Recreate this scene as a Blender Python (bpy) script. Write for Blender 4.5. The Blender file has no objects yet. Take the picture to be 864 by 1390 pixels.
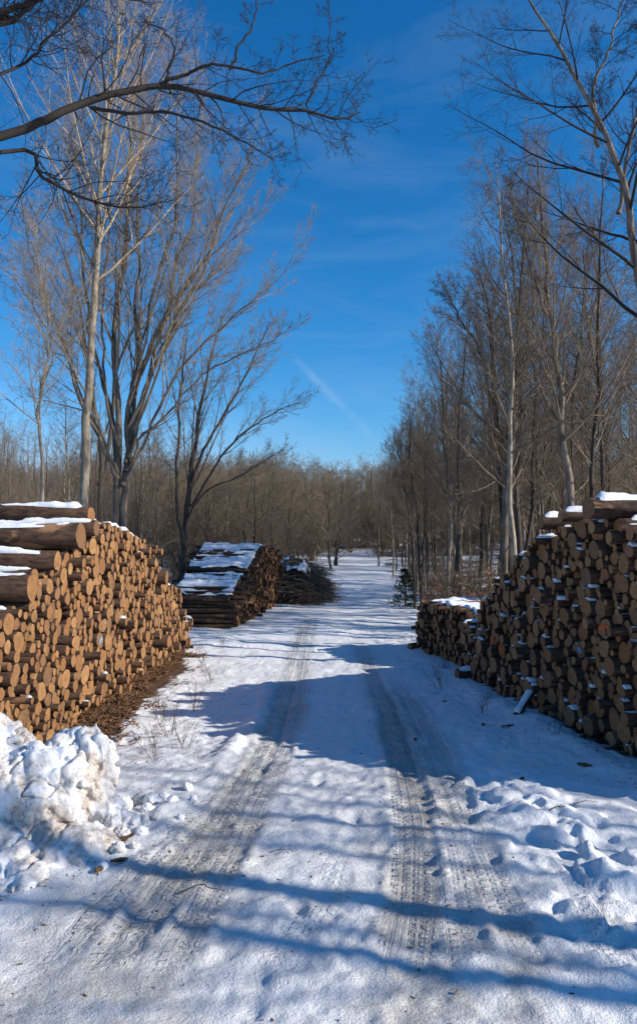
import bpy, math, random
import numpy as np
C = bpy.data.collections.new('forest_road'); S = bpy.context.scene; S.collection.children.link(C)
rng = np.random.default_rng(11); random.seed(5)
PI = math.pi; R_ = math.radians
FOC = 1000.0; PIT = math.atan(40/1000.0); EYE = 2.4
SUN_AZ = np.array([.966, -.259]); SUN_EL = 27.0

# ------------------------------------------------------------------ bookkeeping
def tag(o, label=None, cat=None, group=None, kind=None):
    if label: o['label'] = label
    if cat: o['category'] = cat
    if group: o['group'] = group
    if kind: o['kind'] = kind
    return o
def empty(name, loc=(0,0,0)):
    o = bpy.data.objects.new(name, None); C.objects.link(o); o.location = loc; o.empty_display_size = .2
    return o
def mesh_data(name, V, F, mats, uv=None, midx=None, smooth=True, tint=None):
    """V (n,3); F list of arrays (m,k) or python list of tuples"""
    me = bpy.data.meshes.new(name)
    V = np.asarray(V, dtype=np.float32)
    if isinstance(F, np.ndarray): F = [F]
    if len(F) and isinstance(F[0], np.ndarray):
        loops = np.concatenate([f.ravel() for f in F]).astype(np.int32)
        tot = np.concatenate([np.full(len(f), f.shape[1]) for f in F]).astype(np.int32)
    else:
        loops = np.array([i for f in F for i in f], dtype=np.int32)
        tot = np.array([len(f) for f in F], dtype=np.int32)
    start = np.zeros(len(tot), dtype=np.int32); start[1:] = np.cumsum(tot)[:-1]
    me.vertices.add(len(V)); me.vertices.foreach_set('co', V.ravel())
    me.loops.add(len(loops)); me.loops.foreach_set('vertex_index', loops)
    me.polygons.add(len(tot)); me.polygons.foreach_set('loop_start', start); me.polygons.foreach_set('loop_total', tot)
    if midx is not None: me.polygons.foreach_set('material_index', np.asarray(midx, dtype=np.int32))
    me.polygons.foreach_set('use_smooth', np.full(len(tot), smooth, dtype=bool))
    if uv is not None:
        u = me.uv_layers.new(name='UVMap'); u.data.foreach_set('uv', np.asarray(uv, dtype=np.float32)[loops].ravel())
    if tint is not None:
        a = me.attributes.new('tint', 'FLOAT', 'POINT'); a.data.foreach_set('value', np.asarray(tint, dtype=np.float32))
    for m in (mats if isinstance(mats, (list, tuple)) else [mats]): me.materials.append(m)
    me.update(calc_edges=True); me.validate()
    return me
def link(name, me, parent=None, loc=None):
    o = bpy.data.objects.new(name, me); C.objects.link(o)
    if parent: o.parent = parent
    if loc is not None: o.location = loc
    return o

# ------------------------------------------------------------------ noise
def _h(ix, iy, seed):
    n = (ix.astype(np.int64)*374761393 + iy.astype(np.int64)*668265263 + seed*144665) & 0xffffffff
    n = ((n ^ (n >> 13))*1274126177) & 0xffffffff
    return ((n ^ (n >> 16)) & 0xffff)/65535.0
def vnoise(x, y, seed=0):
    ix = np.floor(x); iy = np.floor(y); fx = x-ix; fy = y-iy
    fx = fx*fx*fx*(fx*(fx*6-15)+10); fy = fy*fy*fy*(fy*(fy*6-15)+10)
    a = _h(ix,iy,seed); b = _h(ix+1,iy,seed); c = _h(ix,iy+1,seed); d = _h(ix+1,iy+1,seed)
    return (a*(1-fx)+b*fx)*(1-fy)+(c*(1-fx)+d*fx)*fy - .5
def fbm(x, y, seed=0, o=4, gain=.5):
    s = 0; a = 1.0
    for k in range(o):
        s = s + a*vnoise(x*2**k+17.3*k, y*2**k-9.1*k, seed+k); a *= gain
    return s
def sstep(a, b, x):
    t = np.clip((x-a)/(b-a), 0, 1); return t*t*(3-2*t)

# ------------------------------------------------------------------ ground profile and camera rays
PY = np.array([-20,0,3,6,8,11,15,19,24,35,45,60,90,150,220,700.])
PZ = np.array([0,0,0,-.05,-.12,-.26,-.48,-.68,-.9,-1.15,-1.28,-1.05,.4,4.2,7.0,7.0])
_fy = np.linspace(-20,700,7201); _fz = np.interp(_fy, PY, PZ)
_k = np.hanning(41); _k /= _k.sum(); _fz = np.convolve(np.pad(_fz,20,mode='edge'), _k, 'valid')
def gz(X, Y):
    X = np.asarray(X, dtype=float); Y = np.asarray(Y, dtype=float)
    z = np.interp(Y, _fy, _fz)
    z = z + .25*sstep(5,16,np.abs(X))*sstep(10,30,Y)
    return z
def gzf(x, y): return float(gz(x, y))
def ray(x, y):
    d = (x-432)/FOC; v = (650-y)/FOC; c, s = math.cos(PIT), math.sin(PIT)
    return np.array([d, c-v*s, s+v*c])
def at(x, y, Y):
    r = ray(x, y); return np.array([0,0,EYE]) + r*(Y/r[1])
def G(x, y):
    r = ray(x, y); t = np.geomspace(1,300,3000); p = np.array([0,0,EYE])+r*t[:,None]
    k = np.nonzero(p[:,2] <= gz(p[:,0], p[:,1]))[0]
    return p[k[0] if len(k) else -1]
def gp(x, Y):       # ground point seen at column x, depth Y
    X = (x-432)/FOC*Y; return np.array([X, Y, gzf(X, Y)])
def project(p):
    p = np.asarray(p, dtype=float) - np.array([0,0,EYE]); c, s = math.cos(PIT), math.sin(PIT)
    f = p[1]*c + p[2]*s; u = -p[1]*s + p[2]*c
    return 432+FOC*p[0]/f, 650-FOC*u/f, f

# ------------------------------------------------------------------ materials
def mat(name):
    m = bpy.data.materials.new(name); m.use_nodes = True
    nt = m.node_tree; b = nt.nodes['Principled BSDF']
    return m, nt, b
class N:
    def __init__(s, nt): s.nt = nt
    def __call__(s, typ, inputs=None, **kw):
        n = s.nt.nodes.new(typ)
        for k, v in kw.items(): setattr(n, k, v)
        for k, v in (inputs or {}).items():
            if isinstance(v, bpy.types.NodeSocket): s.nt.links.new(v, n.inputs[k])
            else: n.inputs[k].default_value = v
        return n
    def mix(s, fac, a, b):
        n = s.nt.nodes.new('ShaderNodeMix'); n.data_type = 'RGBA'
        for sock, v in ((n.inputs[0], fac), (n.inputs[6], a), (n.inputs[7], b)):
            if isinstance(v, bpy.types.NodeSocket): s.nt.links.new(v, sock)
            else: sock.default_value = v if not isinstance(v, tuple) else (v+(1,))[:4]
        return n.outputs[2]
    def m(s, op, a, b=None, c=None, clamp=False):
        n = s.nt.nodes.new('ShaderNodeMath'); n.operation = op; n.use_clamp = clamp
        for i, v in enumerate((a, b, c)):
            if v is None: continue
            if isinstance(v, bpy.types.NodeSocket): s.nt.links.new(v, n.inputs[i])
            else: n.inputs[i].default_value = v
        return n.outputs[0]
    def noise(s, vec, scale, detail=4, rough=.55, dist=0):
        n = s('ShaderNodeTexNoise', {'Scale': scale, 'Detail': detail, 'Roughness': rough, 'Distortion': dist})
        if vec is not None: s.nt.links.new(vec, n.inputs['Vector'])
        return n.outputs['Fac']
    def ramp(s, fac, a, b):
        n = s('ShaderNodeMapRange', {'Value': fac, 'From Min': a, 'From Max': b}); return n.outputs[0]
    def attr(s, name): return s('ShaderNodeAttribute', attribute_name=name).outputs['Fac']

def simple_mat(name, c1, c2, scale=8, rough=.8, bump=.3, bscale=None, stretch=(1,1,1), objrand=0.0, dist=.01):
    m, nt, b = mat(name); n = N(nt)
    tc = n('ShaderNodeTexCoord').outputs['Object']
    mp = n('ShaderNodeMapping', {'Vector': tc, 'Scale': stretch}).outputs[0]
    f = n.ramp(n.noise(mp, scale, 5, .6), .35, .65)
    col = n.mix(f, c1, c2)
    if objrand:
        oi = n('ShaderNodeObjectInfo').outputs['Random']
        col = n('ShaderNodeHueSaturation', {'Color': col, 'Value': n.m('MULTIPLY_ADD', oi, 2*objrand, 1-objrand)}).outputs[0]
    nt.links.new(col, b.inputs['Base Color']); b.inputs['Roughness'].default_value = rough
    b.inputs['Specular IOR Level'].default_value = .25
    if bump:
        bp = n('ShaderNodeBump', {'Strength': bump, 'Distance': dist, 'Height': n.noise(mp, bscale or scale*3, 5, .65)})
        nt.links.new(bp.outputs[0], b.inputs['Normal'])
    return m
M = {}
M['bark_pale'] = simple_mat('pale_bark', (.40,.34,.255), (.14,.11,.08), 12, .9, .5, 14, (1,1,.35), .12)
M['bark'] = simple_mat('grey_bark', (.25,.205,.155), (.085,.068,.052), 9, .9, .6, 18, (1,1,.3), .25)
M['bark_dark'] = simple_mat('dark_bark', (.085,.068,.055), (.04,.033,.028), 9, .9, .6, 22, (1,1,.3), .2)
M['twig'] = simple_mat('twig_bark', (.25,.195,.135), (.13,.10,.072), 3, .85, 0, objrand=.25)
M['twig_pale'] = simple_mat('pale_twig_bark', (.42,.34,.235), (.22,.165,.115), 3, .85, 0, objrand=.15)
M['twig_dark'] = simple_mat('dark_twig_bark', (.036,.029,.025), (.022,.019,.017), 3, .85, 0)
M['twig_olive'] = simple_mat('lichened_twig_bark', (.24,.19,.125), (.15,.115,.078), .6, .85, 0, objrand=.25)
M['larch'] = simple_mat('reddish_twigs', (.26,.125,.08), (.16,.085,.058), .3, .85, 0, objrand=.2)
M['dry_leaf'] = simple_mat('dry_beech_leaves', (.33,.13,.055), (.20,.085,.04), 6, .7, 0)
M['needle'] = simple_mat('spruce_needles', (.035,.055,.022), (.02,.035,.015), 6, .7, 0)
M['litter'] = simple_mat('bark_litter', (.22,.115,.055), (.07,.04,.024), 14, .85, .3)
M['weed'] = simple_mat('dry_stalks', (.12,.07,.045), (.06,.04,.028), 6, .8, 0)
M['paint_orange'] = simple_mat('orange_marking_paint', (.80,.13,.03), (.62,.10,.03), 30, .6, .2)
M['paint_blue'] = simple_mat('blue_marking_paint', (.10,.25,.42), (.30,.36,.36), 30, .6, .2)

def make_bark_log():
    m, nt, b = mat('log_bark'); n = N(nt)
    uv = n('ShaderNodeUVMap').outputs[0]; t = n.attr('tint')
    off = n('ShaderNodeCombineXYZ', {'X': n.m('MULTIPLY', t, 37.0), 'Y': n.m('MULTIPLY', t, 91.0)}).outputs[0]
    v = n('ShaderNodeVectorMath', {0: uv, 1: off}, operation='ADD').outputs[0]
    mp = n('ShaderNodeMapping', {'Vector': v, 'Scale': (1, .3, 1)}).outputs[0]
    a = n.noise(mp, 22, 6, .65); peel = n.ramp(n.noise(n('ShaderNodeMapping', {'Vector': v, 'Scale': (1,.35,1)}).outputs[0], 5, 4, .6, .4), .56, .62)
    col = n.mix(n.ramp(a, .35, .68), (.024,.016,.012), (.135,.075,.046))
    col = n.mix(n.m('MULTIPLY', peel, n.ramp(t, .2, .9)), col, (.30,.165,.085))
    nt.links.new(col, b.inputs['Base Color']); b.inputs['Roughness'].default_value = .85
    b.inputs['Specular IOR Level'].default_value = .25
    bp = n('ShaderNodeBump', {'Strength': .8, 'Distance': .012, 'Height': n.m('SUBTRACT', a, n.m('MULTIPLY', peel, .25))})
    nt.links.new(bp.outputs[0], b.inputs['Normal'])
    return m
def make_end():
    m, nt, b = mat('sawn_wood'); n = N(nt)
    uv = n('ShaderNodeUVMap').outputs[0]; t = n.attr('tint')
    sep = n('ShaderNodeSeparateXYZ', {0: uv})
    r = n('ShaderNodeVectorMath', {0: uv}, operation='LENGTH').outputs['Value']
    off = n('ShaderNodeCombineXYZ', {'X': n.m('MULTIPLY', t, 53.0), 'Y': n.m('MULTIPLY', t, 21.0)}).outputs[0]
    v = n('ShaderNodeVectorMath', {0: uv, 1: off}, operation='ADD').outputs[0]
    wob = n.noise(v, 12, 3, .6)
    rings = n.m('SINE', n.m('MULTIPLY', n.m('ADD', r, n.m('MULTIPLY', wob, .02)), 620.0))
    blot = n.ramp(n.noise(v, 16, 5, .7), .4, .7)
    t2 = n.m('FRACT', n.m('MULTIPLY', t, 7.31)); t3 = n.m('FRACT', n.m('MULTIPLY', t, 13.77))
    c = n.mix(t2, (.48,.275,.112), (.29,.128,.042))
    c = n.mix(n.ramp(t3, .45, 1.0), c, (.17,.10,.055))        # weathered ones
    c = n.mix(n.m('MULTIPLY', n.ramp(rings, -.2, 1.0), .38), c, (.26,.13,.055))
    c = n.mix(n.m('MULTIPLY', blot, .75), c, (.20,.10,.045))
    c = n.mix(n.m('MULTIPLY', n.ramp(n.noise(v, 55, 4, .7), .52, .68), .45), c, (.13,.075,.04))
    c = n.mix(n.m('MULTIPLY', n.ramp(n.m('ADD', n.m('MULTIPLY', r, -1.0), n.m('MULTIPLY', wob, .05)), -.035, .005), .35), c, (.30,.13,.05))
    ang = n.m('ARCTAN2', sep.outputs[1], sep.outputs[0])
    rad = n('ShaderNodeCombineXYZ', {'X': n.m('MULTIPLY', ang, 2.2), 'Y': n.m('MULTIPLY', r, 4.0), 'Z': n.m('MULTIPLY', t, 99.0)}).outputs[0]
    crack = n.ramp(n.noise(rad, 3.0, 2, .5), .60, .66)
    c = n.mix(n.m('MULTIPLY', crack, .7), c, (.07,.04,.025))
    saw = n.noise(n('ShaderNodeMapping', {'Vector': v, 'Scale': (9,60,1), 'Rotation': (0,0,.5)}).outputs[0], 3, 3, .6)
    nt.links.new(c, b.inputs['Base Color']); b.inputs['Roughness'].default_value = .75
    b.inputs['Specular IOR Level'].default_value = .25
    bp = n('ShaderNodeBump', {'Strength': .35, 'Distance': .006, 'Height': n.m('ADD', saw, n.m('MULTIPLY', blot, .6))})
    nt.links.new(bp.outputs[0], b.inputs['Normal'])
    return m
def make_snow(name, dirt=0.0):
    m, nt, b = mat(name); n = N(nt)
    tc = n('ShaderNodeTexCoord').outputs['Object']
    f = n.noise(tc, 9, 5, .6); g = n.noise(tc, 70, 3, .6)
    c = n.mix(f, (.84,.85,.87), (.90,.90,.90))
    if dirt:
        d = n.ramp(n.noise(tc, 2.6, 8, .72, .6), .42, .60)
        d2 = n.m('MULTIPLY', n.ramp(n.noise(tc, 34, 6, .8), .50, .62), n.m('ADD', d, .15), clamp=True)
        c = n.mix(n.m('MULTIPLY', d, dirt), c, (.50,.42,.34))
        c = n.mix(n.m('MULTIPLY', d2, dirt*.9), c, (.16,.12,.09))
    nt.links.new(c, b.inputs['Base Color']); b.inputs['Roughness'].default_value = .6
    b.inputs['Specular IOR Level'].default_value = .3
    h = n.m('ADD', n.m('MULTIPLY', f, 1.0), n.m('MULTIPLY', g, .25))
    bp = n('ShaderNodeBump', {'Strength': .5, 'Distance': .02, 'Height': h})
    nt.links.new(bp.outputs[0], b.inputs['Normal'])
    return m
M['log_bark'] = make_bark_log(); M['sawn'] = make_end()
M['snow'] = make_snow('fresh_snow'); M['snow_dirty'] = make_snow('ploughed_snow', .85)

def make_ground():
    m, nt, b = mat('snowy_ground'); n = N(nt)
    tc = n('ShaderNodeTexCoord').outputs['Object']
    dirt = n.attr('dirt'); lit = n.attr('litter'); tv = n.attr('tread_v'); tu = n.attr('tread_u'); tm = n.attr('tread')
    big = n.noise(tc, 2.3, 6, .65); mid = n.noise(tc, 11, 6, .7); fine = n.noise(tc, 75, 4, .65)
    # lug pattern of a tyre: chevron bars along the strip
    ds = n.m('MULTIPLY', n.m('SUBTRACT', n.noise(tc, 7, 4, .7), .5), .05)
    tv = n.m('ADD', tv, ds); tu = n.m('ADD', tu, n.m('MULTIPLY', ds, .35))
    lug = n.ramp(n.m('SINE', n.m('ADD', n.m('MULTIPLY', tv, 2*PI/.068), n.m('MULTIPLY', n.m('ABSOLUTE', tu), 26.0))), -.25, .35)
    rib = n.ramp(n.m('SINE', n.m('MULTIPLY', tu, 2*PI/.072)), -.75, -.25)
    pres = n.ramp(n.noise(tc, 3.4, 5, .65), .42, .54)
    stk = n.ramp(n.noise(n('ShaderNodeCombineXYZ', {'X': n.m('MULTIPLY', tu, 34.0), 'Y': n.m('MULTIPLY', tv, .6)}).outputs[0], 1.0, 4, .65), .40, .60)
    pat = n.m('ADD', n.m('MULTIPLY', n.m('MULTIPLY', n.m('MULTIPLY', lug, rib), pres), .85), n.m('MULTIPLY', stk, .2))
    snow = n.mix(mid, (.80,.81,.83), (.90,.90,.90))
    dm = n.m('MULTIPLY', dirt, n.ramp(n.m('ADD', n.m('MULTIPLY', big, .6), n.m('MULTIPLY', mid, .5)), .33, .60), clamp=True)
    c = n.mix(n.m('MULTIPLY', dm, .78), snow, (.47,.435,.395))
    grit = n.m('MULTIPLY', n.ramp(n.noise(tc, 120, 3, .7), .56, .66), n.m('ADD', n.m('MULTIPLY', dirt, .8), .06), clamp=True)
    c = n.mix(n.m('MULTIPLY', grit, .6), c, (.14,.11,.09))
    speck = n.m('MULTIPLY', n.m('MULTIPLY', n.ramp(n.noise(tc, 38, 6, .8), .54, .68), dirt), 1.0, clamp=True)
    c = n.mix(n.m('MULTIPLY', speck, .75), c, (.17,.145,.12))
    c = n.mix(n.m('MULTIPLY', n.m('MULTIPLY', n.m('SUBTRACT', 1.0, pat), n.m('MULTIPLY', tm, n.m('MULTIPLY_ADD', pres, .6, .4))), .50), c, (.29,.265,.235))
    lc = n.mix(n.ramp(n.noise(tc, 45, 5, .7), .35, .65), (.17,.085,.04), (.05,.03,.02))
    lf = n.ramp(n.m('ADD', lit, n.m('MULTIPLY', n.m('SUBTRACT', n.noise(tc, 5, 6, .7), .5), 1.3)), .42, .55)
    c = n.mix(lf, c, lc)
    nt.links.new(c, b.inputs['Base Color'])
    b.inputs['Specular IOR Level'].default_value = .35
    nt.links.new(n.m('SUBTRACT', .62, n.m('MULTIPLY', dm, .22)), b.inputs['Roughness'])
    h = n.m('ADD', n.m('MULTIPLY', mid, .9), n.m('MULTIPLY', fine, .30))
    h = n.m('ADD', h, n.m('MULTIPLY', n.m('MULTIPLY', pat, tm), 1.3))
    bp = n('ShaderNodeBump', {'Strength': .9, 'Distance': .035, 'Height': h})
    nt.links.new(bp.outputs[0], b.inputs['Normal'])
    return m
M['ground'] = make_ground()

# ------------------------------------------------------------------ ground sheet
def polyline_uv(X, Y, pts, w):
    """lateral offset, arc length and mask of every point to a polyline"""
    bd = np.full(X.shape, 1e9); bu = np.zeros(X.shape); bv = np.zeros(X.shape); s = 0
    for a, b in zip(pts[:-1], pts[1:]):
        d = b-a; L = math.hypot(*d); d = d/L
        t = np.clip((X-a[0])*d[0]+(Y-a[1])*d[1], 0, L)
        px = a[0]+d[0]*t; py = a[1]+d[1]*t
        dist = np.hypot(X-px, Y-py); side = (X-a[0])*d[1]-(Y-a[1])*d[0]
        k = dist < bd
        bd[k] = dist[k]; bu[k] = np.sign(side[k])*dist[k]; bv[k] = s+t[k]; s += L
    return bd, bu, bv
def smooth_path(px, n=28):
    P = np.array([G(*p)[:2] for p in px]); t = np.linspace(0, len(P)-1, n); o = []
    for q in t:
        i = min(int(q), len(P)-2); f = q-i
        p0 = P[max(i-1,0)]; p1 = P[i]; p2 = P[i+1]; p3 = P[min(i+2,len(P)-1)]
        o.append(.5*((2*p1)+(-p0+p2)*f+(2*p0-5*p1+4*p2-p3)*f*f+(-p0+3*p1-3*p2+p3)*f**3))
    return o
STRIPS = [  # pixel path, half width, depth, tread, dirt
 ([(130,1340),(262,1160),(333,1060),(374,985),(398,900),(412,850),(418,832)], .15, .030, .9, 1.0),
 ([(215,1340),(318,1150),(366,1050),(393,985),(410,900),(422,850),(425,832)], .13, .026, .7, .9),
 ([(40,1340),(195,1180),(290,1085),(350,1003)], .12, .014, .8, .8),
 ([(540,1340),(563,1180),(552,1060),(525,960),(497,895),(482,860)], .16, .034, 1.0, 1.0),
 ([(735,1340),(655,1170),(607,1050),(562,960),(515,890)], .13, .020, .5, .6),
 ([(640,1340),(607,1150),(577,1050),(543,960),(508,895)], .13, .016, .4, .7),
 ([(360,1340),(440,1210),(488,1095)], .14, .024, .9, .8),
 ([(870,1340),(785,1205),(703,1080)], .15, .026, .8, .6),
]
PR_N, PR_F = G(864,1030)[:2], G(622,915)[:2]
PL_N, PL_F = G(100,990)[:2], G(257,880)[:2]
def build_ground():
    xs = np.concatenate([-np.geomspace(5,600,90)[::-1], np.arange(-4.98,4.99,.024), np.geomspace(5,600,90)])
    ys = np.concatenate([np.linspace(-30,1.6,24)[:-1], np.arange(1.6,11,.024), np.geomspace(11,600,420)[:]])
    X, Y = np.meshgrid(xs, ys); z = gz(X, Y)
    near = 1-sstep(30,60,Y)
    z += .10*fbm(X/7, Y/7, 3, 2) * sstep(2,8,np.abs(X)+Y*.1)
    z += (.085*fbm(X/1.1, Y/1.6, 5, 3))*near*(.35+.65*sstep(1.0,2.4,np.abs(X+.25)))
    z += .035*fbm(X/.30, Y/.30, 9, 4)*(1-sstep(12,30,Y))+.022*vnoise(X/.075, Y/.085, 13)*(1-sstep(8,16,Y))*(.4+vnoise(X/.8,Y/.9,14)+.5)
    z += .07*fbm(X/2.2, Y/.8, 31, 3)*sstep(10,15,Y)*(1-sstep(45,70,Y))          # far trampled snow
    rut_dirt = np.zeros(X.shape); tread = np.zeros(X.shape); tu = np.zeros(X.shape); tv = np.zeros(X.shape); best = np.full(X.shape, 1e9)
    sub = (Y > 1.4)&(Y < 32)&(np.abs(X) < 6)
    xs_, ys_ = X[sub], Y[sub]; zz = z[sub].copy()
    D = np.zeros(xs_.shape); T = np.zeros(xs_.shape); U = np.zeros(xs_.shape); V = np.zeros(xs_.shape); B = np.full(xs_.shape, 1e9)
    for px, hw, dep, tr, di in STRIPS:
        P = smooth_path(px); bd, bu, bv = polyline_uv(xs_, ys_, P, hw)
        wn = hw*(1+.25*vnoise(bv/.5, bv*0+px[0][0], 77))
        mask = 1-sstep(.62, 1.15, bd/wn)
        endf = sstep(0,.6,bv)*(1-sstep(bv.max()-4.5, bv.max(), bv))
        patch = .55+.9*np.clip(vnoise(xs_/.5, ys_/.9, 21)+.5, 0, 1)
        mk = mask*endf
        zz -= .62*dep*mk*np.clip(patch,.3,1.2)*(1-.55*sstep(9,14,ys_))
        zz += dep*.5*(1-.8*sstep(8,13,ys_))*np.exp(-((bd-wn*1.2)/.035)**2)*endf*(.5+vnoise(xs_/.12, ys_/.12, 8)*1.6)
        D = np.maximum(D, di*(1-sstep(.7,2.2,bd/wn))*endf*np.clip(patch*1.1,0,1.1)*(1-.5*sstep(8,13,ys_)))
        k = (bd/wn < B); B[k] = (bd/wn)[k]; U[k] = bu[k]; V[k] = bv[k]; T[k] = (tr*mk*np.clip(patch*1.5-.35,0,1)*(1-.3*sstep(8,13,ys_)))[k]
    # berm thrown up left of the ruts, and the churned clods on the right
    P = smooth_path([(120,1270),(215,1130),(270,1060),(320,1010),(345,985),(365,930)]); bd, bu, bv = polyline_uv(xs_, ys_, P, .1)
    zz += .055*np.exp(-(bd/.11)**2)*(.6+1.8*vnoise(xs_/.22, ys_/.22, 40))*sstep(.2,1.2,bv)
    P = smooth_path([(860,1260),(800,1175),(740,1110),(690,1070)]); bd, bu, bv = polyline_uv(xs_, ys_, P, .1)
    lump = np.exp(-(bd/.42)**2)
    cl = 1-2*np.abs(fbm(xs_/.30, ys_/.30, 51, 3)); cl2 = 1-2*np.abs(fbm(xs_/.12, ys_/.12, 55, 2))
    c3 = fbm(xs_/.26, ys_/.26, 52, 2); c4 = sstep(-.02,.10,c3)
    zz += lump*(.075*c4+.05*(cl-.5)+.025*cl2+.03*vnoise(xs_/.09, ys_/.09, 57))
    # crusty strip between the wheel ruts
    mid = np.exp(-((xs_+.05+.03*ys_)/.55)**2)*(1-sstep(9,14,ys_))
    zz += mid*(.020*np.abs(fbm(xs_/.16, ys_/.16, 61, 3))+.012*vnoise(xs_/.4, ys_/.5, 64))
    # foot prints
    fr = np.random.default_rng(4)
    for k in range(60):
        fy = fr.uniform(3.2, 16); fx = fr.normal(-.2, .5) if k % 3 else fr.uniform(-2.2, 2.2); a = fr.normal(0, .5)
        dx = xs_-fx; dy = ys_-fy; u = dx*math.cos(a)+dy*math.sin(a); v = -dx*math.sin(a)+dy*math.cos(a)
        q = (u/.055)**2+(v/.14)**2
        zz += -.011*np.exp(-q**2)+.005*np.exp(-((np.sqrt(q)-1.35)/.25)**2)
    z[sub] = zz; tread[sub] = T; tu[sub] = U; tv[sub] = V
    # bare icy dirt in the near left foreground
    D = np.maximum(D, 1.0*np.exp(-((xs_+1.15)/.65)**4-((ys_-3.7)/1.3)**4))
    D = np.maximum(D, .9*np.exp(-((xs_+.75)/.55)**2-((ys_-5.0)/1.4)**2))
    D = np.maximum(D, .75*np.exp(-((xs_-.75)/.7)**4-((ys_-4.3)/2.0)**4)*(.35+sstep(-.2,.2,fbm(xs_/.45,ys_/.6,81,3))))
    D = np.maximum(D, .35*(1-sstep(.9,1.5,np.abs(xs_+.1)))*(1-sstep(6,10,ys_)))
    rut_dirt[sub] = D
    # litter in front of the left pile
    fx = PL_N[0]+(Y-PL_N[1])*(PL_F[0]-PL_N[0])/(PL_F[1]-PL_N[1])
    li = np.exp(-np.clip((X-fx-.15)/.42,0,9)**2)*sstep(6.5,7.3,Y)*(1-sstep(12.5,14.5,Y))*(X < fx+2)*(X > fx-3.4)
    z = np.where((X < fx)&(X > -6.5)&(Y > 5)&(Y < 15), z-.03, z)
    fx2 = PR_N[0]+(Y-PR_N[1])*(PR_F[0]-PR_N[0])/(PR_F[1]-PR_N[1])
    li2 = .55*np.exp(-np.clip((fx2-X)/.16,0,9)**2)*sstep(5.6,6.3,Y)*(1-sstep(11.5,12.2,Y))*(X < fx2+3)
    z += .05*np.exp(-((fx2-X-.35)/.25)**2)*sstep(6,7,Y)*(1-sstep(11,12,Y))
    wood = .62*sstep(-.25,.15,fbm(X/1.6,Y/1.6,71,3)+.02)*sstep(14,20,Y)*np.maximum(sstep(2.6,4.0,X-.012*Y), sstep(3.6,5.5,-X-.03*Y))*1.0
    wood = np.maximum(wood, .66*sstep(-.3,.1,fbm(X/2.6,Y/2.6,73,3))*sstep(50,62,Y))
    li = np.maximum(np.maximum(li, li2), wood)
    nx, ny = len(xs), len(ys); idx = np.arange(nx*ny).reshape(ny, nx)
    F = np.stack([idx[:-1,:-1], idx[:-1,1:], idx[1:,1:], idx[1:,:-1]], -1).reshape(-1,4)
    V = np.stack([X, Y, z], -1).reshape(-1,3)
    me = mesh_data('ground', V, F, M['ground'])
    for nm, a in (('dirt', rut_dirt), ('litter', li), ('tread', tread), ('tread_u', tu), ('tread_v', tv)):
        at_ = me.attributes.new(nm, 'FLOAT', 'POINT'); at_.data.foreach_set('value', a.astype(np.float32).ravel())
    tag(link('ground', me), kind='structure')
    return xs, ys, z
GX, GY, GZ = build_ground()
def surf(x, y):
    i = min(max(np.searchsorted(GX, x)-1, 0), len(GX)-2); j = min(max(np.searchsorted(GY, y)-1, 0), len(GY)-2)
    return float(GZ[j, i])

# ------------------------------------------------------------------ tubes and trees
def unit(v): return v/np.maximum(np.linalg.norm(v, axis=-1, keepdims=True), 1e-9)
class Tubes:
    def __init__(s): s.V = []; s.F = []; s.n = 0
    def add(s, P, R, k):
        """P (m,n,3) R (m,n) -> tubes of k sides"""
        m, n, _ = P.shape
        T = np.empty_like(P); T[:,1:-1] = P[:,2:]-P[:,:-2]; T[:,0] = P[:,1]-P[:,0]; T[:,-1] = P[:,-1]-P[:,-2]; T = unit(T)
        ref = np.where(np.abs(T[:,:1,2:]) > .8, np.array([1.,0,0]), np.array([0,0,1.]))
        A = unit(np.cross(T, ref)); B = np.cross(T, A)
        th = np.arange(k)*2*PI/k
        V = P[:,:,None,:] + R[:,:,None,None]*(np.cos(th)[None,None,:,None]*A[:,:,None,:]+np.sin(th)[None,None,:,None]*B[:,:,None,:])
        idx = s.n+np.arange(m*n*k).reshape(m,n,k); nx = np.roll(idx, -1, axis=2)
        F = np.stack([idx[:,:-1], nx[:,:-1], nx[:,1:], idx[:,1:]], -1).reshape(-1,4)
        s.V.append(V.reshape(-1,3)); s.F.append(F); s.n += m*n*k
        if k > 4:
            pass
    def data(s, name, m):
        return mesh_data(name, np.concatenate(s.V), np.concatenate(s.F), m)
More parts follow.
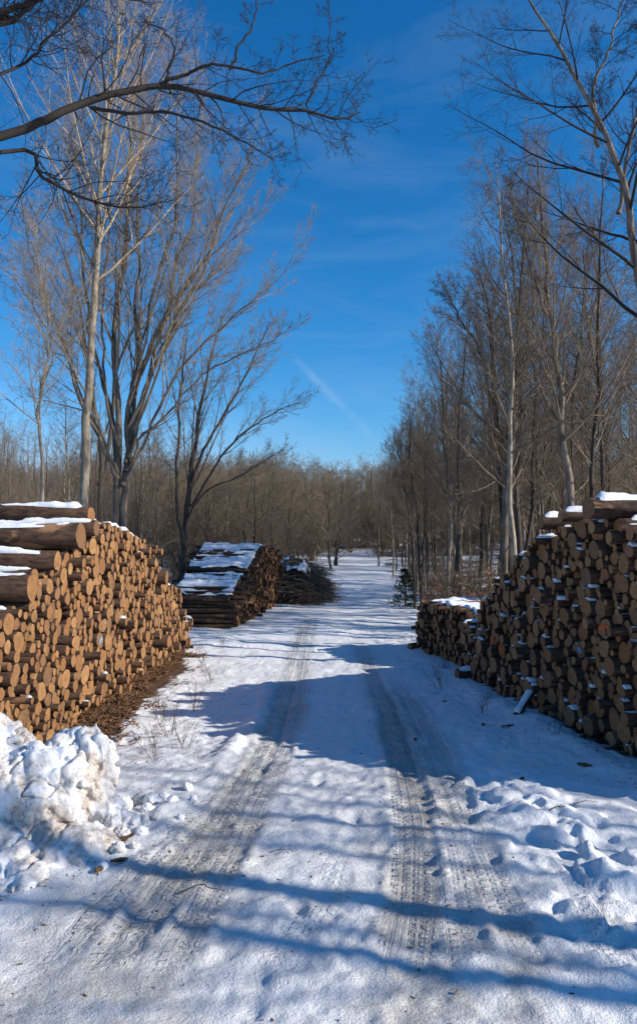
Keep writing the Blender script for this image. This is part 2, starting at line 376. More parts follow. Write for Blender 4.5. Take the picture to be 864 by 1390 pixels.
def spawn(g, P, R, c, t0, t1, ang, lenf, n, up, wig, rf=.6, taper=.15, shape=.6, minr=.0022, angj=.2, absl=None, flat=0, lr=.011):
    m, k, _ = P.shape
    t = t0+(t1-t0)*(np.arange(c)[None,:]+g.random((m,c)))/c
    q = t*(k-1); i = np.minimum(q.astype(int), k-2); f = (q-i)[...,None]
    mi = np.arange(m)[:,None]
    pos = P[mi,i]*(1-f)+P[mi,i+1]*f; tan = unit(P[mi,i+1]-P[mi,i]); rr = R[mi,i]*(1-f[...,0])+R[mi,i+1]*f[...,0]
    plen = np.linalg.norm(P[:,1:]-P[:,:-1], axis=-1).sum(1)[:,None] if absl is None else absl
    L = plen*lenf*(1-shape*(t-t0)/(t1-t0+1e-9))*g.uniform(.65,1.2,(m,c))
    az = (np.arange(c)[None,:]*2.4+g.uniform(0,6.28,(m,1))+g.uniform(-.5,.5,(m,c)))[...,None]
    ref = np.where(np.abs(tan[...,2:]) > .9, np.array([1.,0,0]), np.array([0,0,1.]))
    A = unit(np.cross(tan, ref)); B = np.cross(tan, A)
    perp = np.cos(az)*A+np.sin(az)*B
    if flat: perp = unit(perp*np.array([1,1,1-flat]))
    an = (ang+g.normal(0,angj,(m,c)))[...,None]
    d = unit(tan*np.cos(an)+perp*np.sin(an))
    out = np.empty((m,c,n,3)); out[:,:,0] = pos; step = (L/(n-1))[...,None]
    for j in range(1,n):
        out[:,:,j] = out[:,:,j-1]+d*step
        d = unit(d+np.array([0,0,up])/(n-1)*2+g.normal(0,wig,(m,c,3)))
    r0 = np.clip(np.minimum(rr*rf, L*lr), minr, None)
    Rn = r0[...,None]*np.linspace(1,taper,n)[None,None,:]
    Rn = np.maximum(Rn, minr*.7)
    return out.reshape(m*c,n,3), Rn.reshape(m*c,n)
def stem(g, pts, r0, r1, n=24, wig=.02):
    P = np.array(pts, float); t = np.linspace(0, len(P)-1, n); o = []
    for q in t:
        i = min(int(q), len(P)-2); f = q-i
        p0 = P[max(i-1,0)]; p1 = P[i]; p2 = P[i+1]; p3 = P[min(i+2,len(P)-1)]
        o.append(.5*((2*p1)+(-p0+p2)*f+(2*p0-5*p1+4*p2-p3)*f*f+(-p0+3*p1-3*p2+p3)*f**3))
    o = np.array(o); w = np.cumsum(g.normal(0,wig,(n,3)), axis=0); w -= np.linspace(0,1,n)[:,None]*w[-1]; w[:,2] *= .2
    o[1:-1] += w[1:-1]
    u = np.linspace(0,1,n); R = r1+(r0-r1)*(1-u)**.85; R[0] *= 1.25; R[1] *= 1.06
    return o[None], R[None]
def tree_meshes(g, stems, lv, mats, base=(0,0,0), name='tree', sides=9):
    """stems: list of (P,R, t0). lv: list of level dicts"""
    tt = Tubes(); ct = Tubes()
    for P, R, t0 in stems:
        tt.add(P-np.array(base), R, sides)
        cp, cr = P, R
        for li, d in enumerate(lv):
            dd = dict(d); c = dd.pop('c'); n = dd.pop('n', 6); k = dd.pop('k', 4 if li == 0 else 3)
            a = dd.pop('t0', t0 if li == 0 else .15); b = dd.pop('t1', .98)
            cp, cr = spawn(g, cp, cr, c, a if li else t0, b, n=n, **dd)
            ct.add(cp-np.array(base), cr, k)
    return tt.data(name+'_trunk', mats[0]), ct.data(name+'_crown', mats[1])
def place_tree(name, tm, cm, loc, label, cat='tree', group=None, rz=0, sc=1, scz=None):
    o = empty(name, loc); o.rotation_euler = (0,0,rz); o.scale = (sc, sc, scz or sc)
    tag(o, label, cat, group)
    link('trunk', tm, o); link('crown', cm, o)
    return o
def copy_thing(o):
    r = o.copy(); C.objects.link(r)
    for ch in o.children:
        c = ch.copy(); C.objects.link(c); c.parent = r
        for q in ch.children:
            d = q.copy(); C.objects.link(d); d.parent = c
    return r
def hero(name, stems_px, lv, mats, label, seed, Y, group=None, wig=.03):
    """stems_px: list of (pixel path, r0, r1, t0)"""
    g = np.random.default_rng(seed); st = []
    x0 = stems_px[0][0][0]; base = gp(x0[0], Y); base[2] -= .05
    for path, r0, r1, t0 in stems_px:
        pts = []
        for i, q in enumerate(path):
            dy = q[2] if len(q) > 2 else 0
            if i == 0: b = gp(q[0], Y+dy); b[2] -= .05; pts.append(b if q[1] is None else at(q[0], q[1], Y+dy))
            else: pts.append(at(q[0], q[1], Y+dy))
        P, R = stem(g, pts, r0*.74, r1*.7, wig=wig); st.append((P, R, t0))
    tm, cm = tree_meshes(g, st, lv, mats, base, name)
    return place_tree(name, tm, cm, base, label)

ASC = [dict(c=34, ang=.62, lenf=.34, n=9, up=.30, wig=.07, shape=.72, rf=.5, k=5),
       dict(c=9, ang=.6, lenf=.42, n=6, up=.18, wig=.09, shape=.5, rf=.6, k=3),
       dict(c=7, ang=.65, lenf=.44, n=5, up=.1, wig=.12, shape=.4, minr=.0024),
       dict(c=4, ang=.7, lenf=.5, n=4, up=.05, wig=.15, shape=.3, minr=.0024)]
FAN = [dict(c=16, ang=.42, lenf=.34, n=9, up=.22, wig=.05, shape=.6, rf=.6, k=5),
       dict(c=8, ang=.5, lenf=.40, n=7, up=.15, wig=.07, shape=.5, k=3),
       dict(c=7, ang=.55, lenf=.42, n=5, up=.1, wig=.1, shape=.4, minr=.0024),
       dict(c=4, ang=.6, lenf=.5, n=4, up=.05, wig=.13, shape=.3, minr=.0026)]
hero('tall_bare_tree', [([(108,None),(115,600),(122,500),(128,380),(134,250),(150,130),(160,30),(165,-40)], .145, .012, .42)], ASC,
     (M['bark_pale'], M['twig_pale']), 'tall slender bare tree with the palest trunk, behind the left log pile', 21, 16.0, wig=.02)
hero('spreading_bare_tree', [
   ([(170,None),(172,640),(180,560),(205,470),(250,380),(300,290),(345,215)], .13, .012, .28),
   ([(160,None),(160,620),(158,520),(160,400),(168,280),(180,170),(200,60)], .12, .012, .3),
   ([(166,660),(178,590),(182,480),(186,360),(190,250),(195,110)], .085, .010, .25),
   ([(172,650),(195,580),(235,500),(295,440),(355,395),(412,330)], .06, .006, .25),
   ([(168,650),(195,600),(240,560),(300,500),(360,470),(405,445)], .05, .006, .25),
   ([(160,650),(140,590),(105,500),(75,420),(45,330),(20,240)], .07, .008, .25),
   ([(158,660),(150,560),(130,440),(112,330),(100,220),(90,120)], .07, .008, .3),
   ([(172,640),(200,540),(222,430),(248,330),(262,240),(275,150)], .07, .008, .25),
   ([(174,620),(205,520),(255,420),(310,340),(365,280)], .05, .006, .25),
   ([(170,630),(190,500),(215,380),(235,260),(238,160),(245,90)], .055, .006, .3),
   ([(158,640),(130,560),(90,480),(40,410),(-5,360)], .05, .006, .25),
   ([(160,600),(143,480),(140,360),(135,230),(140,100)], .05, .006, .3),
   ([(176,600),(215,500),(270,380),(300,300),(315,235)], .045, .006, .25)], FAN,
     (M['bark'], M['twig_pale']), 'wide bare tree fanning out in many stems behind the left log pile', 22, 17.5, wig=.05)
hero('forked_bare_tree', [
   ([(247,None),(252,700),(262,640),(272,560),(285,490),(300,430)], .14, .012, .25),
   ([(249,740),(240,660),(245,580),(250,500),(252,440)], .09, .010, .25),
   ([(254,690),(280,640),(320,590),(370,560),(412,545)], .06, .008, .3),
   ([(252,710),(275,670),(320,650),(350,630),(385,610)], .05, .008, .3),
   ([(258,660),(285,590),(320,530),(350,470),(365,440)], .07, .008, .25)], FAN[:3]+[dict(c=3, ang=.6, lenf=.45, n=4, up=.05, wig=.13, shape=.3, minr=.003)],
     (M['bark_dark'], M['twig']), 'dark forked bare tree beside the road, beyond the left log pile', 23, 22.5)
hero('thin_bare_tree', [([(57,None),(55,640),(50,560),(60,470),(52,380),(48,300)], .055, .008, .3)], ASC,
     (M['bark_pale'], M['twig_pale']), 'thin pale young tree rising behind the left log pile near the photo edge', 24, 15.0, wig=.03)
hero('dark_bare_tree', [([(134,None),(134,640),(128,560),(115,470),(95,390),(70,300)], .12, .010, .25),
   ([(133,660),(145,560),(150,460),(158,360),(165,280)], .08, .010, .25)], FAN,
     (M['bark_dark'], M['twig']), 'dark bare tree directly behind the palest trunk on the left', 25, 20.0)
hero('roadside_bare_tree', [
   ([(693,None),(690,720),(684,640),(676,560),(672,470),(664,410),(650,365)], .17, .012, .25),
   ([(684,630),(692,560),(700,480),(712,430),(720,390)], .09, .010, .25),
   ([(682,600),(660,530),(640,470),(615,420),(600,390)], .07, .008, .3)], ASC,
     (M['bark_dark'], M['twig']), 'thick dark bare tree with a full round crown, behind the right log pile', 31, 19.5)
hero('tall_pale_tree', [([(775,None),(768,680),(758,600),(748,500),(738,400),(733,310),(728,200)], .125, .010, .33),
   ([(742,430),(725,370),(705,300),(690,250)], .05, .006, .2)], ASC,
     (M['bark'], M['twig']), 'tall slightly leaning bare tree left of the right frame edge, straight trunk above log stack', 32, 14.5, wig=.03)
hero('leaning_bare_tree', [([(925,None),(905,640),(885,520),(858,400),(838,300),(815,210),(780,120),(735,40),(700,-30)], .13, .015, .30),
   ([(838,290),(850,200),(870,120),(900,30)], .05, .01, .1),
   ([(812,200),(818,120),(835,50),(850,-20)], .045, .01, .1)],
   [dict(c=22, ang=.85, lenf=.30, n=9, up=.10, wig=.08, shape=.5, rf=.5, k=5)]+ASC[1:],
     (M['bark'], M['twig_dark']), 'large bare tree leaning in from the right edge, highest on that side', 33, 12.5, wig=.03)
hero('twin_bare_tree', [([(571,None),(570,760),(566,690),(560,620),(556,560)], .10, .010, .3),
   ([(563,None),(561,760),(556,700),(545,640),(535,600)], .07, .010, .3),
   ([(572,770),(580,700),(584,620),(590,560)], .06, .008, .3)], ASC,
     (M['bark_dark'], M['twig']), 'bare tree with twin dark stems at the road bend, left end of the right wood', 34, 24.0)
hero('crooked_bare_tree', [([(625,None),(618,740),(606,660),(598,580),(596,500),(590,450)], .09, .010, .3)], ASC,
     (M['bark'], M['twig']), 'slim crooked bare tree between the twin stems and the thick dark tree', 35, 22.0)
hero('upright_bare_tree', [([(822,None),(818,660),(810,560),(800,470),(795,400),(792,330)], .085, .010, .3)], ASC,
     (M['bark_dark'], M['twig']), 'upright dark bare tree above the big snowy logs on the right pile', 36, 17.0)

# tree left of the frame whose boughs hang into the picture
def bough_tree():
    g = np.random.default_rng(41); base = np.array([-4.35, 3.6, gzf(-4.35,3.6)-.05])
    tp, tr = stem(g, [base, base+[.05,.1,2.5], base+[.1,.2,5], base+[-.1,.3,8]], .21, .05)
    tt = Tubes(); tt.add(tp-base, tr, 12); ct = Tubes()
    def zp(x, y): return x/1.728, y/1.728
    paths = [
      ([tuple(base+[.08,.12,3.6]), (0,185,6.0),(60,163,6.1),(116,139,6.3),(174,124,6.4),(226,115,6.5),(301,130,6.6),(370,142,6.7),(417,146,6.8),(463,158,6.9),(489,152,7.0)], .042, .006),
      ([(215,117,6.5),(250,104,6.5),(278,98,6.5),(312,95,6.5),(359,104,6.5),(393,90,6.6),(440,75,6.6)], .018, .004),
      ([(312,95,6.5),(330,70,6.5),(348,35,6.5),(353,0,6.5),(352,-30,6.5)], .013, .003),
      ([(124,146,6.3),(170,156,6.2),(220,155,6.2),(289,174,6.1),(330,190,6.1),(372,218,6.0)], .018, .003),
      ([tuple(base+[.06,.12,3.3]), (0,207,6.6),(58,240,6.7),(116,269,6.8),(179,281,6.9),(226,272,7.0)], .024, .004),
      ([tuple(base+[.1,.2,4.8]), (-20,40,6.0),(0,28,6.0),(40,8,6.0),(80,-15,6.0)], .036, .015),
      ([(0,30,6.0),(50,0,5.9),(120,-8,5.8),(200,5,5.8)], .02, .004),
      ([(417,146,6.8),(428,115,6.8),(443,80,6.8),(446,40,6.8),(440,10,6.8)], .009, .002),
      ([(226,113,6.5),(238,70,6.5),(215,40,6.5),(195,30,6.5)], .012, .003),
      ([tuple(base+[.06,.12,3.9]), (0,100,7.5),(60,60,7.6),(110,20,7.8),(150,-30,8)], .02, .008)]
    for pth, r0, r1 in paths:
        pts = [np.array(p) if i == 0 and pth[0] is p and abs(p[2]) < 10 and p[0] < -4 and p[0] > -4.4 else at(*p) for i, p in enumerate(pth)]
        P, R = stem(g, pts, r0, r1, n=26, wig=.012); R[:,0] = r0; R[:,1] = r0
        ct.add(P-base, R, 7)
        L = np.linalg.norm(P[0,1:]-P[0,:-1], axis=-1).sum()
        a, ar = spawn(g, P, R, int(5+6*L), .25, .99, .95, .30/ max(L,1)**.4, 7, .12, .16, rf=.45, shape=.45, minr=.003)
        ct.add(a-base, ar, 4)
        b, br = spawn(g, a, ar, 5, .2, .97, .95, .42, 5, .1, .2, shape=.4, minr=.0025); ct.add(b-base, br, 3)
        c, cr = spawn(g, b, br, 4, .3, 1, 1.0, .45, 3, .0, .2, shape=.3, minr=.0025); ct.add(c-base, cr, 3)
    return place_tree('overhanging_tree', tt.data('t', M['bark_dark']), ct.data('c', M['twig_dark']), base,
        'near dark tree whose knobbly bough reaches in across the top left sky')
bough_tree()

# generic wood trees
def generic(seed, H, r, lv, mats, t0=.3, lean=.3, nst=1):
    g = np.random.default_rng(seed); st = []
    for k in range(nst):
        a = g.uniform(0,6.28); o = lean*(1+.8*k)
        P, R = stem(g, [(.0+.04*k,0,-.1),(o*.25*math.cos(a),o*.25*math.sin(a),H*.3),(o*.5*math.cos(a+.5),o*.5*math.sin(a+.5),H*.6),(o*math.cos(a),o*math.sin(a),H)], r*(1-.3*k), .008, n=16, wig=.04)
        st.append((P,R,t0))
    return tree_meshes(g, st, lv, mats, name='wood_tree', sides=7)
SL = [dict(c=30, ang=.72, lenf=.27, n=7, up=.25, wig=.08, shape=.6, rf=.5, k=4),
      dict(c=7, ang=.6, lenf=.45, n=5, up=.15, wig=.1, shape=.5),
      dict(c=6, ang=.65, lenf=.5, n=4, up=.08, wig=.14, shape=.4, minr=.0034),
      dict(c=2, ang=.7, lenf=.5, n=3, up=.05, wig=.14, shape=.4, minr=.003)]
SP = [dict(c=20, ang=.85, lenf=.46, n=8, up=.16, wig=.10, shape=.45, rf=.55, k=4),
      dict(c=10, ang=.7, lenf=.42, n=6, up=.12, wig=.12, shape=.45),
      dict(c=9, ang=.7, lenf=.45, n=4, up=.08, wig=.15, shape=.4, minr=.0065)]
LR = [dict(c=40, ang=1.25, lenf=.20, n=5, up=.05, wig=.05, shape=.75, rf=.35, k=3),
      dict(c=9, ang=.9, lenf=.35, n=4, up=.0, wig=.1, shape=.4, minr=.010)]
slim = [generic(100+i, 10, .062+.012*(i%3), SL, (M[['bark','bark_dark','bark','bark','bark_pale','bark_dark'][i]], M['twig']), t0=[.3,.4,.35,.25,.45,.3][i], lean=.2+.25*(i%3), nst=1+(i==3)) for i in range(6)]
sprd = [generic(200+i, 6.5, .10, SP, (M['bark_dark'], M['twig_olive']), t0=.10, lean=.5, nst=1+i%2) for i in range(4)]
lrch = [generic(300+i, 11, .10, LR, (M['bark'], M['larch']), t0=.3, lean=.1) for i in range(2)]

def clear(x, y, pts, d): return all((x-a)**2+(y-b)**2 > d*d for a, b in pts)
placed = []
def rank_label(items, where):
    """items: list of dicts with px (image x), Y, sc ; gives each a findable label"""
    return
WOOD = []
def wood(variants, N_, sampler, hfun, name, zone, mind):
    n = 0; tries = 0
    while n < N_ and tries < N_*60:
        tries += 1; x, y = sampler()
        if not clear(x, y, placed, mind): continue
        if abs(x) > .47*y+1.5: continue
        i = random.randrange(len(variants)); h = hfun(x, y)*random.uniform(.82,1.12)
        base = 10 if variants is slim else (6.5 if variants is sprd else 11)
        s = h/base
        o = empty(name, (x, y, gzf(x,y)-.05)); o.rotation_euler = (0,0,random.uniform(0,6.28)); o.scale = (s*random.uniform(.85,1.15),)*2+(s,)
        link('trunk', variants[i][0], o); link('crown', variants[i][1], o)
        placed.append((x,y)); WOOD.append(dict(o=o, zone=zone, px=432+FOC*x/y, Y=y, h=h, v=i)); n += 1
def rb(y): return 2.6+.012*y          # open corridor half width
wood(slim, 114, lambda: (lambda y: (random.uniform(rb(y)+.6, .46*y+1), y))(14+44*random.random()**1.1), lambda x,y: np.interp(y,[14,22,35,60],[10.5,10.2,9.2,8.0]) - 2.2*max(0,1-(x-rb(y))/4), 'slender_tree', 'right', 1.0)
wood(slim, 56, lambda: (lambda y: (-random.uniform(max(4.4,.11*y+1.6), .46*y+1), y))(18+40*random.random()), lambda x,y: np.interp(y,[18,35,60],[6.6,7.2,7.6]), 'slender_tree', 'left', 1.1)
wood(sprd, 78, lambda: (lambda y: (random.uniform(-.36*y, .12*y if y > 47 else .03*y), y))(random.uniform(43, 74)), lambda x,y: 2.4+.052*y-gzf(x,y)-.2, 'spreading_tree', 'far', 1.5)
wood(sprd, 24, lambda: (lambda y: (-random.uniform(1.7+.02*y, 3.5+.11*y), y))(random.uniform(29.5, 46)), lambda x,y: 5.3, 'spreading_tree', 'bank', 1.2)
wood(slim, 18, lambda: (random.uniform(2.2, 18), random.uniform(52, 80)), lambda x,y: 6.8, 'slender_tree', 'gap', 1.4)

# labels for wood trees: cells by zone / depth, then what sets one apart inside its cell
ZN = {'right':'wood behind right log piles', 'left':'wood behind left log pile', 'far':'beyond the road end',
      'bank':'left bank past the brush heap', 'gap':'open wood right of road end'}
GR = {'right':'slender trees of the right wood', 'left':'slender trees of the left wood', 'far':'spreading trees beyond the road end', 'bank':'spreading trees along the left bank', 'gap':'slender trees right of the road end'}
def words(s): return len(s.split())
for z in ZN:
    it = [w for w in WOOD if w['zone'] == z]; it.sort(key=lambda w: w['px'])
    kind = 'spreading bare tree' if z in ('far','bank') else 'slender bare tree'
    bins = max(1, len(it)//6); per = math.ceil(len(it)/bins)
    hw = ['at the left side','left of centre','about the middle','right of centre','at the right side']
    cells = {}
    for k, w in enumerate(it):
        b = min(4, int(5*k/len(it))); Ys = sorted(q['Y'] for q in it); f = Ys.index(w['Y'])/len(Ys)
        cells.setdefault((b, min(2, int(3*f))), []).append(w)
    for (b, dd), ws in cells.items():
        dw = ['in the front rows','in the middle rows','in the back rows'][dd]
        rest = list(ws)
        for nm, key in (('tallest', lambda w: -w['h']/w['Y']), ('lowest', lambda w: w['h']/w['Y']), ('leftmost', lambda w: w['px']), ('rightmost', lambda w: -w['px'])):
            if len(rest) == 0: break
            rest.sort(key=key); w = rest.pop(0)
            w['lab'] = f"{nm} {kind} {dw}, {hw[b]}, {ZN[z]}"
        for w in rest: w['lab'] = f"middling {kind} {dw}, {hw[b]}, {ZN[z]}"
    for w in it:
        l = w['lab'].replace(' of centre',' of centre').replace('about the middle','mid-way')
        l = l.replace('in the front rows','front rows').replace('in the middle rows','middle rows').replace('in the back rows','back rows').replace('at the left side','left side').replace('at the right side','right side')
        tag(w['o'], l, 'tree', GR[z])

# shadow-casting trees standing to the right, beside and behind the viewer
def shade_trees():
    sx, sy = SUN_AZ
    spots = [((640,1258), 8.2, .16, 11), ((640,1128), 10.5, .10, 10), ((640,1108), 12.5, .09, 10), ((600,1180), 14.5, .11, 12), ((500,1300), 12.0, .16, 11),
             ((640,1085), 15.5, .10, 11), ((300,1262), 17, .12, 12), ((640,1068), 19, .12, 12)]
    labs = ['first','second','third','fourth','fifth','sixth','seventh','eighth']
    for k, ((px, py), d, r, H) in enumerate(spots):
        p = G(px, py)[:2]; x, y = p[0]+sx*d, p[1]+sy*d
        lv = [dict(SL[0], c=12), dict(SL[1], c=4), dict(SL[2], c=2)]
        tm, cm = generic(400+k, H, r, lv, (M['bark'], M['twig']), t0=.55, lean=.25)
        place_tree('bare_tree', tm, cm, (x, y, gzf(x,y)-.1),
          f"bare roadside tree, {labs[k]} nearest the right log pile's near end" if 0 else 'bare tree right of the viewer, outside the frame, casting a trunk shadow on the road', group='trees beside the viewer')
shade_trees()

# ------------------------------------------------------------------ undergrowth
def shrub_mesh(seed, h, n, mats, leaf=False, minr=.003):
    g = np.random.default_rng(seed); t = Tubes()
    P = np.zeros((n,7,3)); a = g.uniform(0,6.28,n); ln = g.uniform(.6,1.1,n)*h; sp = g.uniform(.1,.7,n)
    d = unit(np.stack([np.cos(a)*sp, np.sin(a)*sp, np.ones(n)], -1)); P[:,0] = np.stack([g.normal(0,.08*h,n), g.normal(0,.08*h,n), np.full(n,-.05)], -1)
    for j in range(1,7): P[:,j] = P[:,j-1]+d*(ln/6)[:,None]; d = unit(d+g.normal(0,.10,(n,3)))
    R = np.linspace(.007,.003,7)[None].repeat(n,0)*max(.6,h/1.2); t.add(P,R,3)
    b, br = spawn(g, P, R, 8, .2, 1, .7, .4, 4, .05, .14, minr=minr); t.add(b,br,3)
    c, cr = spawn(g, b, br, 3, .2, 1, .8, .45, 3, .0, .16, minr=minr); t.add(c,cr,3)
    st = t.data('stems', mats)
    lf = None
    if leaf:
        m = len(c); k = 2*m; base = c.reshape(-1,3)[g.integers(0,m*3,k)]
        u = unit(g.normal(0,1,(k,3))); v = unit(np.cross(u, g.normal(0,1,(k,3)))); s = g.uniform(.02,.045,(k,1))
        V = np.stack([base, base+u*s+v*s*.5, base+u*s*2.0, base+u*s-v*s*.5], 1).reshape(-1,3)
        lf = mesh_data('leaves', V, np.arange(4*k).reshape(-1,4), M['dry_leaf'], smooth=False)
    return st, lf
shr = [shrub_mesh(500+i, 1.5, 17, M['twig']) for i in range(3)]; shl = [shrub_mesh(520+i, 1.5, 11, M['twig'], True) for i in range(2)]
# ------------------------------------------------------------------ far wood in one object
def far_wood():
    g = np.random.default_rng(77); Vs=[]; Fs=[]; mi=[]; n=0
    src = []
    for v, m0 in ((sprd[0],0),(sprd[1],0),(sprd[2],0),(lrch[0],2),(lrch[1],2),(slim[0],4),(slim[4],4)):
        d = []
        for me, ms in ((v[0], m0), (v[1], m0+1)):
            co = np.empty(len(me.vertices)*3, np.float32); me.vertices.foreach_get('co', co)
            lo = np.empty(len(me.loops), np.int32); me.loops.foreach_get('vertex_index', lo)
            d.append((co.reshape(-1,3), lo.reshape(-1,4), ms))
        src.append(d)
    spots = []
    for k in range(230): y = g.uniform(88,150); spots.append((g.uniform(-.45*y,.45*y), y, int(g.integers(0,3)), (2.4+.050*y-gzf(0,y))/6.5*g.uniform(.8,1.05)))
    for k in range(96): y = g.uniform(140,215); spots.append((g.uniform(-.45*y,.45*y), y, 3+int(g.integers(0,2)), (2.4+.056*y-gzf(0,y))/11*g.uniform(.8,1.08)))
    for k in range(200): y = g.uniform(56,125); s=1 if k%2 else -1; spots.append((s*g.uniform(.10*y,.45*y), y, 5+int(g.integers(0,2)), (2.4+.06*y-gzf(0,y))/10*g.uniform(.8,1.1)))
    for me in (shr[0][0], shr[1][0], shr[2][0]):
        co = np.empty(len(me.vertices)*3, np.float32); me.vertices.foreach_get('co', co); lo = np.empty(len(me.loops), np.int32); me.loops.foreach_get('vertex_index', lo)
        src.append([(co.reshape(-1,3), lo.reshape(-1,4), 1)])
    for k in range(700):
        y = g.uniform(50, 120); x = g.uniform(-.45*y, .45*y)
        if .02*y < x < .11*y and y < 54: continue
        spots.append((x, y, 7+int(g.integers(0,3)), g.uniform(1.5,2.4)))
    for x, y, v, s in spots:
        a = g.uniform(0,6.28); c, sn = math.cos(a), math.sin(a)
        for co, lo, ms in src[v]:
            q = co*s; w = 1.25
            V = np.stack([(q[:,0]*c-q[:,1]*sn)*w+x, (q[:,0]*sn+q[:,1]*c)*w+y, q[:,2]+gzf(x,y)], -1)
            Vs.append(V); Fs.append(lo+n); n += len(V); mi.append(np.full(len(lo), ms))
    me = mesh_data('far_wood', np.concatenate(Vs), np.concatenate(Fs), [M['bark'], M['twig_olive'], M['bark'], M['larch'], M['bark_dark'], M['twig']], midx=np.concatenate(mi))
    tag(link('far_wood', me), 'distant brown and reddish bare wood closing the view below the sky', 'wood', kind='stuff')
far_wood()

def put_shrub(name, v, x, y, s, label, group=None, cat='shrub'):
    o = empty(name, (x, y, surf(x,y))); o.scale = (s,s,s); o.rotation_euler = (0,0,random.uniform(0,6.28)); tag(o, label, cat, group)
    link('stems', v[0], o)
    if v[1]: link('leaves', v[1], o)
    return o
for k, (px, Y, s, w) in enumerate([(700,13.6,.9,'just right of the thick dark trunk'),(665,14.8,.9,'left of the thick dark trunk'),(640,17,1.0,'behind the small right stack'),(610,19,.9,'left end, behind the small right stack'),(655,19,1.1,'tallest, deep behind the small right stack'),(592,23,.9,'at the foot of the twin stems'),(735,16,1.1,'between thick dark tree and tall leaning tree')]):
    p = gp(px, Y); put_shrub('beech_bush', shl[k%2], p[0], p[1], s, f'bush holding rust-brown dead leaves, {w}', 'rust-brown bushes under the right wood', 'bush')
for k in range(150):
    side = 1 if k % 2 else -1; Y = random.uniform(15, 46)
    x = side*random.uniform(max(rb(Y)+.6, .10*Y+ (1.5 if side < 0 else .6)), .45*Y)
    if side < 0 and x > -5 and Y < 30: x -= 2.5
    put_shrub('bare_shrub', shr[k%3], x, Y, random.uniform(.7,1.4), 'low leafless shrub under the trees ' + ('behind the right log piles' if side > 0 else 'behind the left log pile'), 'shrubs under the '+('right' if side > 0 else 'left')+' wood')
def spruce(px, Y, h, label):
    g = np.random.default_rng(9); n = 26; t = Tubes()
    P, R = stem(g, [(0,0,-.05),(0,0,h*.5),(0,0,h)], .03, .006, n=8, wig=.005); t.add(P,R,6)
    a, ar = spawn(g, P, R, 60, .05, .97, 1.35, .5, 5, -.02, .04, shape=.85, minr=.004)
    t2 = Tubes(); t2.add(a, ar, 3)
    b, br = spawn(g, a, ar, 9, .15, 1, .9, .35, 3, 0, .05, minr=.006); t2.add(b, br, 3)
    c, cr = spawn(g, b, br, 8, .1, 1, .8, .3, 2, 0, 0, minr=.009, absl=.16); t2.add(c, cr, 3)
    p = gp(px, Y); place_tree('young_spruce', t.data('t', M['bark']), t2.data('c', M['needle']), p, label)
spruce(549, 25.0, 1.3, 'small dark green young spruce at the edge of the right wood')

# dry weeds and twigs along the left verge
wd = [shrub_mesh(600+i, .42, 4, M['weed'], minr=.0018) for i in range(3)]
for k, (px, py, s, w) in enumerate([(232,1000,1.1,'nearest the snow heap'),(222,975,1.2,'at the edge of the bark litter'),(248,1015,.9,'out on the clean snow, lowest'),(262,965,1.0,'beside the middle of the left pile'),(288,930,1.0,'closest to the wheel track'),(275,900,1.0,'near the far end of the left pile'),(300,880,.9,'just past the far end of the left pile'),(210,1030,.9,'right behind the snow lumps')]):
    p = G(px, py); put_shrub('dry_weed', wd[k%3], p[0], p[1], s, f'thin dry brown weed in snow, {w}', 'dry weeds on the left verge', 'weed')
for k, (px, py, s, w) in enumerate([(598,935,1.1,'before the gap between right piles'),(655,965,.9,'left of the leaning log'),(755,1000,.8,'below the middle of the right pile'),(602,905,.9,'against the small right stack')]):
    p = G(px, py); put_shrub('dry_weed', wd[(k+1)%3], p[0], p[1], s, f'thin dry weed in shaded snow, {w}', 'dry weeds on the right verge', 'weed')

# ------------------------------------------------------------------ log stacks
def pack(L, prof, rad, seed, lim=2200):
    """drop circles into a bin of width L below the height profile prof(s)"""
    g = np.random.default_rng(seed); cs = []; ss = np.arange(0, L, .015)
    A = np.zeros((0,3)); fails = 0
    while fails < 60 and len(cs) < lim:
        r = rad(g); z = np.full(ss.shape, r)
        if len(cs):
            d2 = (r+A[:,2])[:,None]**2-(ss[None]-A[:,0][:,None])**2
            zz = np.where(d2 > 0, A[:,1][:,None]+np.sqrt(np.maximum(d2,0)), -1).max(0); z = np.maximum(z, zz)
        ok = (z+r <= prof(ss)+.03)&(ss > r*.5)&(ss < L-r*.5)
        if not ok.any(): fails += 1; continue
        sc = np.where(ok, z+g.normal(0,.03,ss.shape)*0+vn(ss, len(cs)), 99); k = int(np.argmin(sc))
        cs.append((ss[k], z[k], r)); A = np.vstack([A, [ss[k], z[k], r]]); fails = 0
        if len(cs) % 60 == 0:      # forget circles buried well below the present surface
            tp = np.array([A[np.abs(A[:,0]-q) < .12, 1].max() for q in A[:,0]]); A = A[A[:,1] > tp-.42]
    return cs
def vn(s, k): return .09*vnoise(s*2.1, s*0+k*.37, 91)
